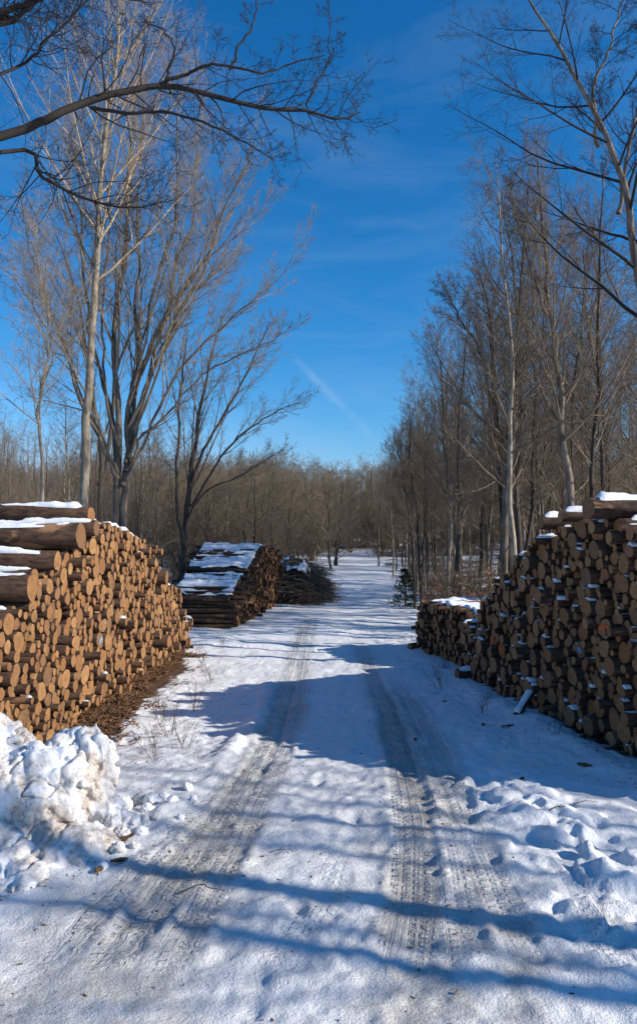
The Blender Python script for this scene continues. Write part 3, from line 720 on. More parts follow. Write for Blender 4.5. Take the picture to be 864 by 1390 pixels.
def log_geo(c, ax, up, L, r, g, off, ecc=.05, k=16):
    """bark mesh, end mesh for a log whose sawn face is centred on c, running along -ax"""
    side = np.cross(up, ax); side /= np.linalg.norm(side); upv = np.cross(ax, side)
    th = np.arange(k)*2*PI/k
    ph = g.uniform(0,6.28); rad = r*(1+g.uniform(.0,.10)*np.cos(2*th+ph)+g.uniform(0,.06)*np.cos(3*th+ph*2)+.03*np.cos(5*th+ph*3)+g.normal(0,.014,k))
    zs = [0, -.004-.02*r, -L*.33, -L*.66, -L+.01]; V=[]; UV=[]
    tap = 1+g.uniform(-.10,.05); bend = g.normal(0,.012,2)*L*.4
    rs = [.965, 1.0, (1+tap)/2, (1+tap*2)/3, tap]
    for j, (zz, q) in enumerate(zip(zs, rs)):
        u = -zz/L; bo = side*bend[0]*math.sin(PI*u)+upv*bend[1]*math.sin(PI*u)
        for i in range(k+1):
            ii = i % k
            V.append(c+off+ax*zz+bo+(side*math.cos(th[ii])+upv*math.sin(th[ii]))*rad[ii]*q); UV.append((i*2*PI/k*r, -zz))
    F = [(j*(k+1)+i, (j+1)*(k+1)+i, (j+1)*(k+1)+i+1, j*(k+1)+i+1) for j in range(4) for i in range(k)]
    V.append(c+off-ax*L); UV.append((0,L)); e = len(V)-1
    F += [(4*(k+1)+i, e, 4*(k+1)+i+1) for i in range(k)]
    # sawn face: slightly tilted disc
    tl = g.normal(0,.05,2); EV=[]; EU=[]; pc = g.normal(0,.12*r,2)
    for q in (0, .55, .965):
        if q == 0:
            EV.append(c+off+ax*.003); EU.append((-pc[0], -pc[1])); continue
        for i in range(k):
            x, y = math.cos(th[i])*rad[i]*q, math.sin(th[i])*rad[i]*q
            EV.append(c+off+side*x+upv*y+ax*(.003*(1-q)+(tl[0]*x+tl[1]*y)*(q < .9))); EU.append((x-pc[0], y-pc[1]))
    EF = [(0, 1+i, 1+(i+1)%k) for i in range(k)]+[(1+i, 1+k+i, 1+k+(i+1)%k, 1+(i+1)%k) for i in range(k)]
    return V, F, UV, EV, EF, EU, side, upv, rad
def snow_strip(c, ax, side, up, r, L, g, th0=.95, thick=.03, start=.0, n=14, k=9):
    ph = float(g.uniform(0,90)); J = np.arange(n)/(n-1); I = np.arange(k)/(k-1)*2-1
    z = start+J[:,None]*(L-start)+0*I; v = I[None]+0*J[:,None]
    w = th0*(1+.5*vnoise(z*2.5+ph, z*0+ph, 3))
    h = thick*(.55+1.5*vnoise(z*2.2+ph, v*0+2.2, 7)+1.0*vnoise(z*9+ph, v*2.5+ph, 8)+.35*vnoise(z*25, v*5+ph, 9))
    h = h*(1-np.abs(v)**2.2)-.004-.010*(np.abs(v) > .99)
    h[0] = np.minimum(h[0],0)-.006; h[-1] = -.012
    a = v*w; rr = r*1.01+h
    V = c-ax*z[...,None]+(side*np.sin(a)[...,None]+up*np.cos(a)[...,None])*rr[...,None]
    F = [(j*k+i, j*k+i+1, (j+1)*k+i+1, (j+1)*k+i) for j in range(n-1) for i in range(k-1)]
    return list(V.reshape(-1,3)), F
LOGS = []
def stack(name, A, B, prof_pts, rad, seed, L, toward, jit=.06, rake=0.0, yawj=.04, caps=(), bias=0.0):
    """A,B near/far plan ends of the sawn face; prof_pts: (depth Y, top z world)"""
    A = np.array(A[:2]); B = np.array(B[:2]); d = B-A; W = np.linalg.norm(d); d /= W
    nrm = np.array([d[1], -d[0]])*toward          # facing the road
    py = np.array([p[0] for p in prof_pts]); pz = np.array([p[1] for p in prof_pts])
    def prof(s):
        y = A[1]+d[1]*s; x = A[0]+d[0]*s
        return np.interp(y, py, pz)-gz(x, y)
    cs = pack(W, prof, rad, seed); ncap = len(cs)
    for yc, rc, oc in caps:
        sc = (yc-A[1])/d[1]; cand = []
        for sv in np.linspace(sc-.1, sc+.1, 9):
            zz = max([q[1]+math.sqrt((q[2]+rc)**2-(q[0]-sv)**2) for q in cs if abs(q[0]-sv) < q[2]+rc]+[rc]); cand.append((zz, sv))
        zz, sv = min(cand); cs.append((sv, zz, rc))
    g = np.random.default_rng(seed+1)
    for i, (s, z, r) in enumerate(cs):
        x, y = A+d*s; gzz = gzf(x, y)
        o = g.normal(0, jit)+ (g.random() < .07)*g.uniform(.05,.16) - rake*z
        if i >= ncap: o = caps[i-ncap][2]
        yaw = g.normal(bias, yawj); pit = g.normal(0,.012)
        ax = np.array([nrm[0]*math.cos(yaw)-nrm[1]*math.sin(yaw), nrm[0]*math.sin(yaw)+nrm[1]*math.cos(yaw), pit]); ax /= np.linalg.norm(ax)
        top = not any(abs(s2-s) < (r*.9+r2*.55) and z2 > z+.3*r for k2, (s2,z2,r2) in enumerate(cs) if k2 != i)
        c = np.array([x, y, gzz+z])+np.array([nrm[0],nrm[1],0])*o
        pr = project(c)
        LOGS.append(dict(pile=name, c=c, ax=ax, r=r*(.955 if i < ncap else 1.0), L=L*g.uniform(.94,1.04), top=top, s=s/W, hf=z/max(float(prof(np.array(s))),.1), out=o, px=pr[0], py=pr[1], size=r/pr[2], seed=seed*1000+i, vis=(-25 < pr[0] < 890)))
    return cs
def rad_mix(big=.13):
    def f(g):
        u = g.random()
        if u < big*.7: return g.uniform(.085,.125)
        if u < .42: return g.uniform(.054,.078)
        return g.uniform(.034,.054)
    return f
PLn = PL_N+(PL_N-PL_F)/np.linalg.norm(PL_N-PL_F)*2.6
stack('left', PLn, PL_F, [(5.6,.2),(6.1,.9),(6.7,1.4),(7.0,1.42),(7.5,1.60),(8.0,1.78),(8.7,1.98),(9.0,2.18),(9.7,2.2),(10.7,2.06),(12,1.84),(12.7,1.5),(13.1,1.1),(14.3,.85),(14.6,.5),(15,.1)], rad_mix(.16), 7, 3.0, 1, .033, bias=-.05, caps=((8.55,.155,.12),(8.85,.10,.2),(9.25,.12,.0),(7.9,.10,.08),(7.25,.13,.1),(7.55,.085,.0)))
PRn = PR_N+(PR_N-PR_F)/np.linalg.norm(PR_N-PR_F)*1.3
stack('right', PRn, PR_F, [(5.9,.3),(6.2,1.0),(6.6,1.7),(7.1,1.98),(7.65,2.08),(7.75,2.28),(8.3,2.28),(8.9,2.22),(9.3,2.08),(9.8,1.98),(10.05,1.85),(10.8,1.36),(11.2,1.05),(11.6,.8),(11.9,.5)], rad_mix(.14), 8, 3.0, -1, .045, rake=.05, caps=((7.95,.125,.16),(7.65,.075,.0),(7.35,.12,.05),(8.65,.07,.1),(9.1,.085,.12)))
R2n, R2f = G(648,912), G(566,882)
stack('small', R2n, R2f, [(11,.5),(R2n[1],.52),(R2n[1]+.5,.62),(R2f[1]-.3,.55),(R2f[1],.3)], rad_mix(.1), 9, 3.0, -1, .05)
L2n, L2m, L2f = G(318,852), G(333,843), G(381,818)
stack('low', L2n, L2m+np.array([0,.6,0]), [(L2n[1],.05),(L2n[1]+.8,.35),(L2n[1]+1.6,.5)], rad_mix(.1), 10, 1.75, 1, .12, yawj=.06)
stack('tall', L2m+np.array([.05,.9,0]), L2f, [(L2m[1]+.5,.50),(L2m[1]+1.3,.75),(L2m[1]+2.6,1.20),(L2f[1]-1.3,1.10),(L2f[1]-.4,.7),(L2f[1],.2)], rad_mix(.1), 12, 2.05, 1, .08)
near = [l for l in LOGS if l['vis']]; near.sort(key=lambda l: -l['size'])
# the 300 that show largest become single things (topmost near logs first)
near.sort(key=lambda l: -(l['size']*(1.6 if (l['top'] and l['pile'] in ('left','right')) else 1)))
chosen = near[:296]; cid = set(id(l) for l in chosen)
PN = {'left':'sunlit left pile', 'right':'shaded right pile', 'small':'small right stack', 'low':'low far stack', 'tall':'tall far stack'}
cells = {}
for l in chosen:
    p = l['pile']; inp = [q['s'] for q in chosen if q['pile'] == p]; a, b = min(inp), max(inp)+1e-6
    cs_ = min(5, int(6*(l['s']-a)/(b-a))); hh = 4 if l['top'] else min(3, int(4*min(l['hf'],.99)))
    cells.setdefault((p, cs_, hh), []).append(l)
SW = ['at the near end','a sixth along','a third along','past halfway','two thirds along','at the far end']
HW = ['foot row','low rows','middle rows','upper rows','exposed top row']
for (p, a, h), ls in cells.items():
    rest = list(ls)
    ks = [('thickest', lambda l: -l['r']), ('thinnest', lambda l: l['r']), ('highest', lambda l: -l['c'][2]), ('lowest', lambda l: l['c'][2]), ('leftmost', lambda l: l['px']), ('rightmost', lambda l: -l['px']), ('furthest-protruding', lambda l: -l['out'])]
    for nm, key in ks:
        if not rest: break
        rest.sort(key=key); l = rest.pop(0)
        l['lab'] = f"{nm} log {SW[a]} of the {PN[p]}, {HW[h]}"
    for l in rest: l['lab'] = f"unremarkable mid-sized log {SW[a]} of the {PN[p]}, {HW[h]}"
# painted sawn faces
PAINT = []
def nearest(px, py, pile):
    c = [l for l in chosen if l['pile'] == pile and not l.get('paint')]
    return min(c, key=lambda l: (l['px']-px)**2+(l['py']-py)**2+ (l['r'] < .07)*200)
for px, py, pile, col, lab in ((139,858,'left','blue','log with a blue painted mark on its sawn end, middle of the left pile'),
                          (128,878,'left','blue','lower of two blue-marked logs in the left pile, fainter mark'),
                          (836,853,'right','orange','log with a bright orange painted end near the right frame edge'),
                          (668,864,'right','orange','log with a small orange-red painted end, far half of the right pile'),
                          (682,872,'right','orange','log with a duller orange end, just right of the small orange-red one'),
                          (770,868,'right','blue','log with a grey-blue painted end, low in the middle of the right pile')):
    l = nearest(px, py, pile); l['paint'] = col; l['lab'] = lab
EX = dict(barkV=[],barkF=[],uv=[],mi=[],t=[])
restV=[]; restF=[]; restU=[]; restM=[]; restT=[]; rn=0
snowV=[]; snowF=[]
for l in LOGS:
    g = np.random.default_rng(l['seed']); big = id(l) in cid
    V,F,UV,EV,EF,EU,side,upv,rad = log_geo(l['c'], l['ax'], np.array([0,0,1.]), l['L'], l['r'], g, 0, k=18 if big else 12)
    t = float(g.random())
    snow = None
    far = l['pile'] in ('low','tall','small')
    if l['top'] and (not far):
        snow = snow_strip(l['c'], l['ax'], side, upv, l['r'], l['L']*g.uniform(.8,.98), g, .80, .042, start=g.uniform(.0,.14), n=44)
    elif l['pile'] == 'right' and l['out'] > -.06 and g.random() < .35:
        snow = snow_strip(l['c'], l['ax'], side, upv, l['r'], g.uniform(.06,.16), g, .75, .026, start=.004, n=9)
    elif l['pile'] == 'left' and l['out'] > .08 and g.random() < .12:
        snow = snow_strip(l['c'], l['ax'], side, upv, l['r'], g.uniform(.06,.12), g, .6, .018, start=0, n=5)
    if big:
        me = mesh_data('log', np.array(V)-l['c'], F, M['log_bark'], uv=UV, tint=np.full(len(V), t))
        o = link('log', me, loc=l['c']); tag(o, l['lab'], 'log', 'logs in the '+PN[l['pile']])
        link('sawn_end', mesh_data('sawn_end', np.array(EV)-l['c'], EF, M['sawn'], uv=EU, tint=np.full(len(EV), t), smooth=False), o)
        if snow: link('snow_cap', mesh_data('snow_cap', np.array(snow[0])-l['c'], snow[1], M['snow']), o)
        if l.get('paint'):
            k = 20; PV=[l['ax']*.012]
            for i in range(k):
                a = i*2*PI/k; q = l['r']*(.55+.17*math.sin(2*a+t*9)+.12*math.sin(5*a+t*30)) * (1 if l['paint'] == 'orange' else .75)
                PV.append(l['ax']*.010+side*math.cos(a)*q+upv*math.sin(a)*q)
            link('paint_mark', mesh_data('paint_mark', PV, [(0,1+i,1+(i+1)%k) for i in range(k)], M['paint_'+l['paint']]), o)
    else:
        restV += V; restU += UV; restF += [tuple(i+rn for i in f) for f in F]; restM += [0]*len(F); restT += [t]*len(V); rn += len(V)
        restV += EV; restU += EU; restF += [tuple(i+rn for i in f) for f in EF]; restM += [1]*len(EF); restT += [t]*len(EV); rn += len(EV)
        if snow:
            restV += snow[0]; restU += [(0,0)]*len(snow[0]); restF += [tuple(i+rn for i in f) for f in snow[1]]; restM += [2]*len(snow[1]); restT += [t]*len(snow[0]); rn += len(snow[0])
tag(link('stacked_logs', mesh_data('stacked_logs', np.array(restV), restF, [M['log_bark'], M['sawn'], M['snow']], uv=restU, midx=restM, tint=restT)),
    'remaining smaller sawn logs filling the piles on both sides of the road', 'log stack', kind='stuff')
print('logs', len(LOGS), 'vis', len(near), 'cut size', chosen[-1]['size'])

# snow blankets over the three far stacks
def blanket(pile, lab, thick=.07, cover=.1, L=3.0, start=.1):
    ls = [l for l in LOGS if l['pile'] == pile]; a = np.array([l['c'] for l in ls]); ax = np.mean([l['ax'] for l in ls], axis=0); ax[2] = 0; ax /= np.linalg.norm(ax)
    d = np.array([-ax[1], ax[0], 0]); s = (a@d); q0 = (a@ax).max(); r = np.array([l['r'] for l in ls])
    ns, nq = 90, 60; S_ = np.linspace(s.min()-.05, s.max()+.05, ns); Q = np.linspace(start, L, nq); V=np.zeros((ns,nq,3))
    top = np.array([max([a[i,2]+math.sqrt(max(r[i]**2-(sv-s[i])**2, 0)) for i in range(len(ls)) if abs(sv-s[i]) < r[i]] or [a[:,2].min()]) for sv in S_])
    k = np.hanning(9); k /= k.sum(); sm = np.convolve(np.pad(top,4,mode='edge'), k, 'valid')
    SS, QQ = np.meshgrid(S_, Q, indexing='ij')
    h = sm[:,None]*.6+top[:,None]*.4+thick*(.35+fbm(SS*2.2,QQ*1.1,33,4))-cover*sstep(.12,.5,fbm(SS*3.2,QQ*1.7,37,4))+.05*fbm(SS*7,QQ*4,39,3)
    qm = float((a@ax).mean())
    P = S_[:,None,None]*d+(qm-QQ[...,None])*ax; P[...,2] = h
    for j in (0,nq-1): P[:,j,2] -= .12
    idx = np.arange(ns*nq).reshape(ns,nq); F = np.stack([idx[:-1,:-1], idx[:-1,1:], idx[1:,1:], idx[1:,:-1]], -1).reshape(-1,4)
    okv = np.repeat(sm > np.percentile(top, 3)+.08, nq); F = F[okv[F].all(1)]
    tag(link('snow_cover', mesh_data('snow_cover', P.reshape(-1,3), F, M['snow'])), lab, 'snow', kind='stuff')
blanket('small', 'snow lying on top of the small right log stack', .09, .04, 2.9, .12)
blanket('low', 'patchy snow over the low far left stack', .09, .06, 1.7)
blanket('tall', 'patchy snow over the tall far left stack', .11, .07, 2.0)

# leaning log, loose logs at the small stack
def loose_log(name, p0, p1, r, label, snow=True, seed=1, cat='log'):
    g = np.random.default_rng(seed); p0 = np.array(p0, float); p1 = np.array(p1, float); ax = unit(p0-p1); L = np.linalg.norm(p0-p1)
    V,F,UV,EV,EF,EU,side,upv,rad = log_geo(p0, ax, np.array([0,0,1.]), L, r, g, 0)
    o = link(name, mesh_data('log', np.array(V)-p0, F, M['log_bark'], uv=UV, tint=np.full(len(V),.3)), loc=p0); tag(o, label, cat)
    link('sawn_end', mesh_data('e', np.array(EV)-p0, EF, M['sawn'], uv=EU, tint=np.full(len(EV),.4), smooth=False), o)
    if snow:
        s = snow_strip(p0, ax, side, upv, r, L*.96, g, 1.0, .03, start=.02, n=12); link('snow_cap', mesh_data('s', np.array(s[0])-p0, s[1], M['snow']), o)
a = G(700,976); b = at(722,938,a[1]+.35); loose_log('leaning_log', a+[0,0,.03], b, .045, 'short snow-topped log leaning against the foot of the right pile', seed=3)
a = G(557,884); loose_log('loose_log', a+[-.02,0,.08], a+[1.2,.5,.1], .09, 'loose log lying on the ground at the far end of small right stack', seed=5)
a = G(628,922); loose_log('loose_log', a+[-.1,0,.08], a+[1.0,.35,.12], .08, 'stub of a log jutting out below the gap between the right piles', seed=6)

# ------------------------------------------------------------------ brush heap past the far stacks
def brush_heap():
    g = np.random.default_rng(88); c0 = gp(402, 27.5); t = Tubes(); n = 1500
    u = g.normal(0,1,(n,3)); u[:,2] = np.abs(u[:,2])*.9; u = unit(u)*(g.random((n,1))**.4)*np.array([1,1,1.35])
    p = u*np.array([1.0,1.9,1.0]); dr = unit(np.stack([g.normal(1,.35,n), g.normal(.1,.5,n), g.normal(-.12,.22,n)], -1)); L = g.uniform(.6,1.9,n)
    P = p[:,None]+dr[:,None]*(np.linspace(-.5,.5,5)[None,:,None]*L[:,None,None]); P[...,2] += .15*np.sin(np.linspace(0,PI,5))[None]
    P[...,2] = np.maximum(P[...,2], .02); R = g.uniform(.008,.035,(n,1))*np.linspace(1,.3,5)[None]; t.add(P,R,4)
    a, ar = spawn(g, P, R, 4, .3, 1, .6, .4, 4, 0, .1, minr=.006); a[...,2] = np.maximum(a[...,2], 0); t.add(a, ar, 3)
    o = empty('brush_heap', c0); tag(o, 'heap of dark cut branches under thin snow, past the far left stacks', 'brush heap')
    link('branches', t.data('b', M['bark']), o)
    nn=40; xs=np.linspace(-1.5,1.05,nn); ys=np.linspace(-2,2,nn); X,Y=np.meshgrid(xs,ys); rr=np.clip(1-(X/1.6)**2-(Y/2.2)**2,0,1)
    Z=1.55*np.sqrt(rr)*np.exp(-(X/1.9)**2)+.30*fbm(X*2.5,Y*2.5,12,4)-.12-.5*sstep(.3,1.1,X)
    idx=np.arange(nn*nn).reshape(nn,nn); F=np.stack([idx[:-1,:-1],idx[:-1,1:],idx[1:,1:],idx[1:,:-1]],-1).reshape(-1,4)
    ok = ((rr > .42)&(fbm(X*1.8,Y*1.8,14,3) > -.12)&(X < .55)).ravel(); F = F[ok[F].all(1)]
    link('snow_cap', mesh_data('s', np.stack([X,Y,Z+.12],-1).reshape(-1,3), F, M['snow']), o)
brush_heap()

# ------------------------------------------------------------------ ploughed snow heap and chunks
def blob(seed, rx, ry, rz, n=40, amp=.3, flat=True, mode=0):
    g = np.random.default_rng(seed); m = n*2; V=[]; 
    th = np.linspace(0, PI, n); ph = np.linspace(0, 2*PI, m, endpoint=False)
    T, Pm = np.meshgrid(th, ph, indexing='ij'); d = np.stack([np.sin(T)*np.cos(Pm), np.sin(T)*np.sin(Pm), np.cos(T)], -1)
    o = seed*3.7
    q = fbm(d[...,0]*1.7+o+d[...,2], d[...,1]*1.7-o+d[...,2]*1.3, seed, 3)+.55*fbm(d[...,0]*4+d[...,2]*2.2+o, d[...,1]*4-d[...,2]*3, seed+5, 4)
    rid = (.5-np.abs(fbm(d[...,0]*5+d[...,2]*3+o, d[...,1]*5+d[...,2]*4, seed+9, 3)))
    r = 1+amp*q*1.4+amp*.25*rid
    V = d*r[...,None]*np.array([rx,ry,rz])
    idx = np.arange(n*m).reshape(n,m); nx = np.roll(idx,-1,axis=1)
    F = np.stack([idx[:-1], idx[1:], nx[1:], nx[:-1]], -1).reshape(-1,4)
    return V.reshape(-1,3), F
def heap_mesh():
    """several noisy snow lumps fused by a voxel remesh, then roughened in 3-D"""
    parts = [(-2.10,5.78,.16,.46,.42,.50,1),(-2.62,6.05,.25,.55,.45,.62,2),(-1.72,5.98,.28,.20,.27,.50,3),(-1.98,6.0,.30,.26,.25,.44,13),(-2.75,5.45,.20,.34,.36,.52,4),(-2.33,5.25,.02,.42,.30,.22,5),
             (-2.95,5.0,.05,.50,.34,.30,6),(-1.72,5.42,-.02,.42,.30,.16,7),(-3.3,5.7,.2,.5,.6,.7,8),(-2.05,5.0,-.04,.40,.26,.12,9),(-1.42,5.75,-.01,.22,.22,.14,10),(-2.4,5.6,.2,.3,.3,.42,11),(-1.55,5.85,.06,.16,.15,.18,12)]
    Vs=[];Fs=[];n=0
    for x,y,z,a,b,c,sd in parts:
        v,f = blob(800+sd, a, b, c, 36, .19); Vs.append(v*.93*np.array([1,1,.9])+np.array([x-.06,y,z+gzf(x,y)])); Fs.append(f+n); n += len(v)
    me = mesh_data('tmp', np.concatenate(Vs), np.concatenate(Fs), M['snow_dirty']); ob = bpy.data.objects.new('tmp', me); C.objects.link(ob)
    md = ob.modifiers.new('r','REMESH'); md.mode = 'VOXEL'; md.voxel_size = .012
    dg = bpy.context.evaluated_depsgraph_get(); dg.update(); ev = ob.evaluated_get(dg); m2 = ev.to_mesh()
    nv = len(m2.vertices); co = np.empty(nv*3, np.float32); m2.vertices.foreach_get('co', co); co = co.reshape(-1,3).astype(float)
    no = np.empty(nv*3, np.float32); m2.vertices.foreach_get('normal', no); no = no.reshape(-1,3)
    F = np.array([list(p.vertices) for p in m2.polygons if len(p.vertices) == 4]); ev.to_mesh_clear(); bpy.data.objects.remove(ob); bpy.data.meshes.remove(me)
    x,y,z = co.T
    d = .10*fbm(x*3+z*1.7, y*3-z*2.3, 3, 3)-.045*np.exp(-(fbm(x*3.5-z*3, y*3.5+z*2.6, 6, 3)/.05)**2)+.018*fbm(x*11+z*8, y*11-z*9, 9, 2)+.012*fbm(x*34+z*24, y*34-z*27, 19, 2)
    return co+no*d[:,None], F
V,F = heap_mesh(); o = link('snow_heap', mesh_data('snow_heap', V-np.array([-2.5,5.6,0]), F, M['snow_dirty']), loc=(-2.5,5.6,0))
tag(o, 'big ploughed heap of dirty lumpy snow before the left log pile', 'snow heap')
CH = [(205,1092,.07),(190,1088,.055),(222,1086,.05),(150,1125,.08),(175,1118,.05),(128,1135,.07),(160,1160,.05),(192,1135,.045),(100,1150,.06),(235,1098,.04),(255,1075,.045),(182,1155,.035),(140,1178,.04),(212,1118,.035),(262,1092,.035),(120,1160,.05),(80,1165,.05),(200,1105,.05),(165,1140,.06),(170,1100,.07),(245,1115,.03),(148,1150,.035)]
chm = []
for i in range(5):
    V,F = blob(700+i, 1, .85, .7, 22, .28); chm.append(mesh_data('snow_chunk', V, F, M['snow_dirty'] if i % 2 else M['snow']))
hw = ['close under the dirty snow heap','amid the lumps beside the heap','at the outer right edge of the spill']
for k, (px, py, s) in enumerate(CH):
    p = G(px, py); o = link('snow_chunk', chm[k%5], loc=(p[0], p[1], surf(p[0],p[1])+s*.35)); o.scale = (s*1.1,s*1.1,s*1.1); o.rotation_euler = (random.uniform(-.4,.4), random.uniform(-.4,.4), random.uniform(0,6))
    w = 'small' if s < .046 else ('large' if s > .065 else 'fist-sized'); q = hw[0] if px < 135 else (hw[1] if px < 200 else hw[2])
    tag(o, f'{w} rounded lump of broken snow {q}', 'snow lump', 'snow lumps spilled beside the heap')
def bark_piece(px, py, l, w, rz, label, grp='pieces of bark fallen on the snow'):
    g = np.random.default_rng(int(px)); n=9; V=[]; k=5
    for i in range(n):
        u=i/(n-1)-.5; ww = w*(1-abs(u)*1.2)*(1+g.normal(0,.12))
        for j in range(k):
            v=j/(k-1)*2-1; V.append((u*l, v*ww, .012+.25*ww*(1-v*v)+g.normal(0,.002)))
    m_=len(V); V += [(x,y,z-.008) for x,y,z in V]
    F=[(i*k+j,i*k+j+1,(i+1)*k+j+1,(i+1)*k+j) for i in range(n-1) for j in range(k-1)]
    F+= [tuple(q+m_ for q in f[::-1]) for f in F]
    p=G(px,py); o=link('bark_piece', mesh_data('bark_piece',V,F,M['litter'],smooth=True),loc=(p[0],p[1],surf(p[0],p[1])+.012)); o.rotation_euler=(g.normal(0,.15),g.normal(0,.15),rz)
    tag(o,label,'bark',grp)
for a in [(168,1147,.16,.03,.7,'long brown bark strip below the snow heap, upper of two'),(162,1172,.12,.03,.4,'short brown bark strip below the snow heap, lower of two'),(134,1184,.08,.03,1.3,'small dark bark flake, lowest one below the snow heap'),
          (130,1133,.12,.045,.2,'dark bark flake tucked at the foot of the snow heap'),(183,1100,.07,.02,2,'tiny bark bit beside the largest loose snow lumps'),
          (688,988,.16,.035,.2,'dark bark scrap just below the leaning log'),(793,1040,.14,.03,2.6,'dark bark scrap on shaded snow under the right pile'),(563,1004,.05,.02,1,'tiny dark scrap in the middle of the shaded road'),
          (603,951,.08,.03,.5,'dark scrap on the snow left of the right pile'),(655,986,.05,.02,.5,'tiny scrap left of the bark scrap by the leaning log'),(708,1065,.05,.02,.5,'tiny bark scrap on the lumpy right verge')]: bark_piece(*a)
def stick(px, py, pts, r, label):
    g = np.random.default_rng(int(px)+1); p=G(px,py); P,R = stem(g,[(x,y,z) for x,y,z in pts],r,r*.4,n=12,wig=.006); t=Tubes(); t.add(P,R,5)
    a,ar=spawn(g,P,R,4,.3,.95,.8,.3,4,.0,.1,minr=.0015); t.add(a,ar,3)
    o=link('stick',t.data('stick',M['bark_dark']),loc=(p[0],p[1],surf(p[0],p[1])+.02)); tag(o,label,'stick')
stick(275,1213,[(-.13,-.02,.0),(-.03,.04,.02),(.03,.02,.015),(.13,.0,.0)],.005,'thin forked twig lying between the wheel tracks, lower left')
stick(752,1112,[(-.08,-.04,.02),(.0,.0,.04),(.1,.05,.03)],.006,'dark twig poking out of the churned snow on the right')
stick(795,1098,[(-.1,.0,.02),(.0,.0,.05),(.1,.02,.03)],.004,'thin twig right of the churned snow, under the right pile')
stick(380,1163,[(-.08,-.0,.005),(.0,.02,.015),(.08,.03,.01)],.003,'fine twig on the crusted snow between the tracks')

# bark litter in front of the left pile: uncountable
def litter():
    g=np.random.default_rng(66); n=7500; Y=g.uniform(7.0,14.2,n); fx=PL_N[0]+(Y-PL_N[1])*(PL_F[0]-PL_N[0])/(PL_F[1]-PL_N[1]); e=np.abs(g.normal(0,.30,n)); X=fx-.12+e
    keep=(vnoise(X*3,Y*3,6)+.5 > .25+e*.35); X,Y=X[keep],Y[keep]; n=len(X)
    z=np.array([surf(a,b) for a,b in zip(X,Y)])+.01+np.abs(g.normal(0,.025,n))+.05*np.exp(-((X-fx[keep])/.15)**2)
    a=g.uniform(0,6.28,n); l=g.uniform(.02,.08,n); w=g.uniform(.004,.014,n); tl=g.normal(0,.3,n)
    u=np.stack([np.cos(a)*np.cos(tl),np.sin(a)*np.cos(tl),np.sin(tl)],-1)*l[:,None]; v=np.stack([-np.sin(a),np.cos(a),g.normal(0,.4,n)],-1)*w[:,None]
    c=np.stack([X,Y,z],-1); top=np.stack([c-u-v,c-u+v,c+u+v*.4,c+u-v*.4],1); V=np.concatenate([top, top-np.array([0,0,.005])],1).reshape(-1,3); b=np.arange(n)[:,None]*8
    F=np.concatenate([b+np.array(q) for q in ([0,1,2,3],[7,6,5,4],[0,4,5,1],[1,5,6,2],[2,6,7,3],[3,7,4,0])])
    tag(link('bark_litter',mesh_data('bark_litter',V,F,M['litter'],smooth=False)),'brown bark litter and chips strewn at the foot of the left pile','bark litter',kind='stuff')
litter()
def crumbs():
    g=np.random.default_rng(67); n=1300; Y=3.2+12*g.random(n)**1.1; side=g.random(n)
    xl=PL_F[0]+.5+np.abs(g.normal(0,.7,n)); xr=PR_N[0]+(Y-PR_N[1])*(PR_F[0]-PR_N[0])/(PR_F[1]-PR_N[1])-.1-np.abs(g.normal(0,.45,n)); X=np.where(side<.4,xl,np.where(side<.75,xr,g.normal(0,1.0,n)))
    z=np.array([surf(a,b) for a,b in zip(X,Y)])+.006; a=g.uniform(0,6.28,n); l=.003+.011*g.random(n)**2.5; w=g.uniform(.0015,.004,n); tl=g.normal(0,.2,n)
    u=np.stack([np.cos(a)*np.cos(tl),np.sin(a)*np.cos(tl),np.sin(tl)],-1)*l[:,None]; v=np.stack([-np.sin(a),np.cos(a),0*a],-1)*w[:,None]
    c=np.stack([X,Y,z],-1); top=np.stack([c-u-v,c-u+v,c+u+v*.4,c+u-v*.4],1); V=np.concatenate([top+np.array([0,0,.001]), top-np.array([0,0,.006])],1).reshape(-1,3); b=np.arange(n)[:,None]*8
    F=np.concatenate([b+np.array(q) for q in ([0,1,2,3],[7,6,5,4],[0,4,5,1],[1,5,6,2],[2,6,7,3],[3,7,4,0])])
    tag(link('wood_crumbs',mesh_data('wood_crumbs',V,F,M['litter'],smooth=False)),'tiny bark and wood crumbs sprinkled over the snow','wood crumbs',kind='stuff')
crumbs()

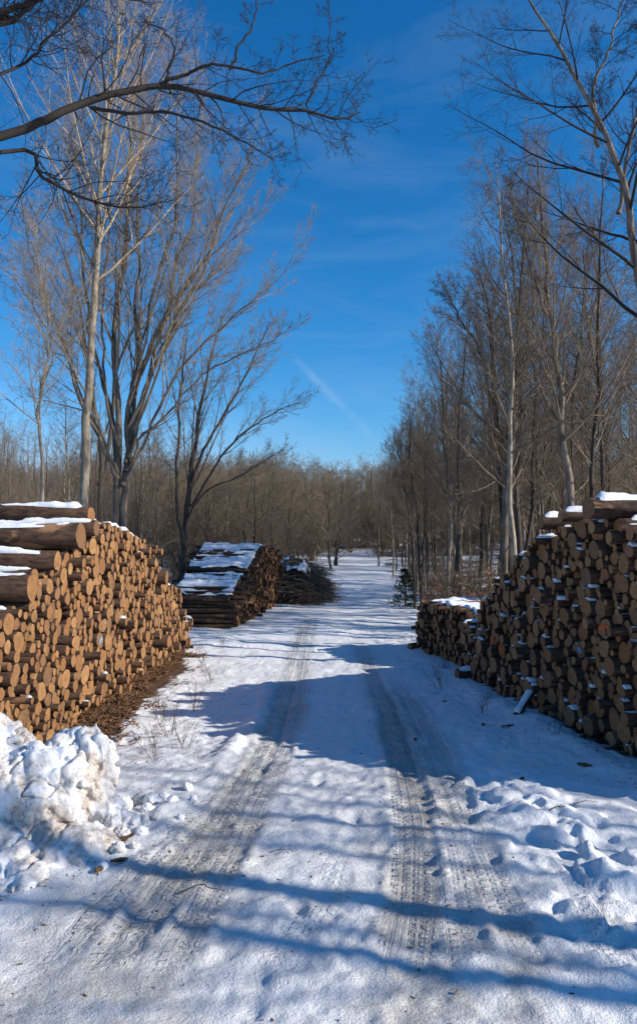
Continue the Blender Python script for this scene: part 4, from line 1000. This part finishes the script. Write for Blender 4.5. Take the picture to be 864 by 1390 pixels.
# ------------------------------------------------------------------ sky, sun, camera
W = bpy.data.worlds.new('World'); S.world = W; W.use_nodes = True; nt = W.node_tree; n = N(nt); bg = nt.nodes['Background']
sky = n('ShaderNodeTexSky', sky_type='NISHITA', sun_disc=False, sun_elevation=R_(SUN_EL), sun_rotation=R_(105), altitude=600, air_density=1.0, dust_density=.1, ozone_density=3.5)
tc = n('ShaderNodeTexCoord').outputs['Generated']; sp = n('ShaderNodeSeparateXYZ', {0: tc})
yy = n.m('MAXIMUM', sp.outputs[1], .05); u = n.m('DIVIDE', sp.outputs[0], yy); v = n.m('DIVIDE', sp.outputs[2], yy)
def trail(x0, y0, x1, y1, w, seed):     # a thin old contrail: great-circle band in the sky
    a = ray(x0,y0); b = ray(x1,y1); u0,v0,u1,v1 = a[0]/a[1],a[2]/a[1],b[0]/b[1],b[2]/b[1]; L = math.hypot(u1-u0,v1-v0); dx,dv=(u1-u0)/L,(v1-v0)/L
    al = n.m('ADD', n.m('MULTIPLY', n.m('SUBTRACT', u, u0), dx), n.m('MULTIPLY', n.m('SUBTRACT', v, v0), dv))
    ac = n.m('SUBTRACT', n.m('MULTIPLY', n.m('SUBTRACT', u, u0), dv), n.m('MULTIPLY', n.m('SUBTRACT', v, v0), dx))
    wob = n.m('MULTIPLY', n.m('SUBTRACT', n.noise(tc, 9, 3, .6), .5), w*3.5)
    q = n.m('DIVIDE', n.m('ABSOLUTE', n.m('ADD', ac, wob)), w)
    band = n.m('SUBTRACT', 1.0, n('ShaderNodeMapRange', {'Value': q, 'From Min': 0.0, 'From Max': 1.0}, interpolation_type='SMOOTHSTEP').outputs[0])
    e = n.m('MULTIPLY', n('ShaderNodeMapRange', {'Value': al, 'From Min': 0.0, 'From Max': L*.25}, interpolation_type='SMOOTHSTEP').outputs[0], n('ShaderNodeMapRange', {'Value': al, 'From Min': L, 'From Max': L*.8}, interpolation_type='SMOOTHSTEP').outputs[0])
    return n.m('MULTIPLY', n.m('MULTIPLY', band, e), n.ramp(n.noise(tc, 26, 4, .7), .2, .8))
t1 = trail(385,470,520,612,.009,1); t2 = trail(440,300,690,306,.014,2)
wisp = n.m('MULTIPLY', n.ramp(n.noise(n('ShaderNodeMapping', {'Vector': tc, 'Scale': (1.2,1,5), 'Rotation': (0,.35,0)}).outputs[0], 3.0, 5, .6, .6), .45, .8), .10)
cl = n.m('ADD', n.m('ADD', n.m('MULTIPLY', t1, .22), n.m('MULTIPLY', t2, .06)), wisp, clamp=True)
hs = n('ShaderNodeHueSaturation', {'Color': sky.outputs[0], 'Saturation': 1.0, 'Value': 1.0})
sc_ = n('ShaderNodeSeparateColor', {'Color': hs.outputs[0]})
K = .085
R1 = n.m('MULTIPLY', n.m('POWER', n.m('MULTIPLY', sc_.outputs[0], K), 1.9), 2.16/K)
G1 = n.m('MULTIPLY', sc_.outputs[1], 1.20)
B1 = n.m('MULTIPLY', n.m('POWER', n.m('MULTIPLY', sc_.outputs[2], K), .88), 1.55/K)
cc = n('ShaderNodeCombineColor', {'Red': R1, 'Green': G1, 'Blue': B1})
col = n.mix(cl, cc.outputs[0], (6.5,8.5,10.5))
nt.links.new(col, bg.inputs['Color']); bg.inputs['Strength'].default_value = .0725
sl = bpy.data.lights.new('sun', 'SUN'); sl.energy = 5.0; sl.angle = R_(.53); sl.color = (1.0,.93,.82); so = bpy.data.objects.new('sun', sl); C.objects.link(so)
from mathutils import Vector
e = R_(SUN_EL); dv = Vector((SUN_AZ[0]*math.cos(e), SUN_AZ[1]*math.cos(e), math.sin(e))); so.rotation_euler = dv.to_track_quat('Z','Y').to_euler(); so.location = (30,-10,20)
cam = bpy.data.cameras.new('camera'); co = bpy.data.objects.new('camera', cam); C.objects.link(co); S.camera = co
co.location = (0,0,EYE); co.rotation_euler = (PI/2+PIT,0,0); cam.sensor_fit = 'VERTICAL'; cam.sensor_height = 36; cam.lens = 36*FOC/1390; cam.shift_y = -45/1390
cam.clip_start = .05; cam.clip_end = 3000
vs = S.view_settings; vs.view_transform = 'Standard'; vs.look = 'None'; vs.gamma = 1; vs.exposure = .28; vs.use_curve_mapping = False
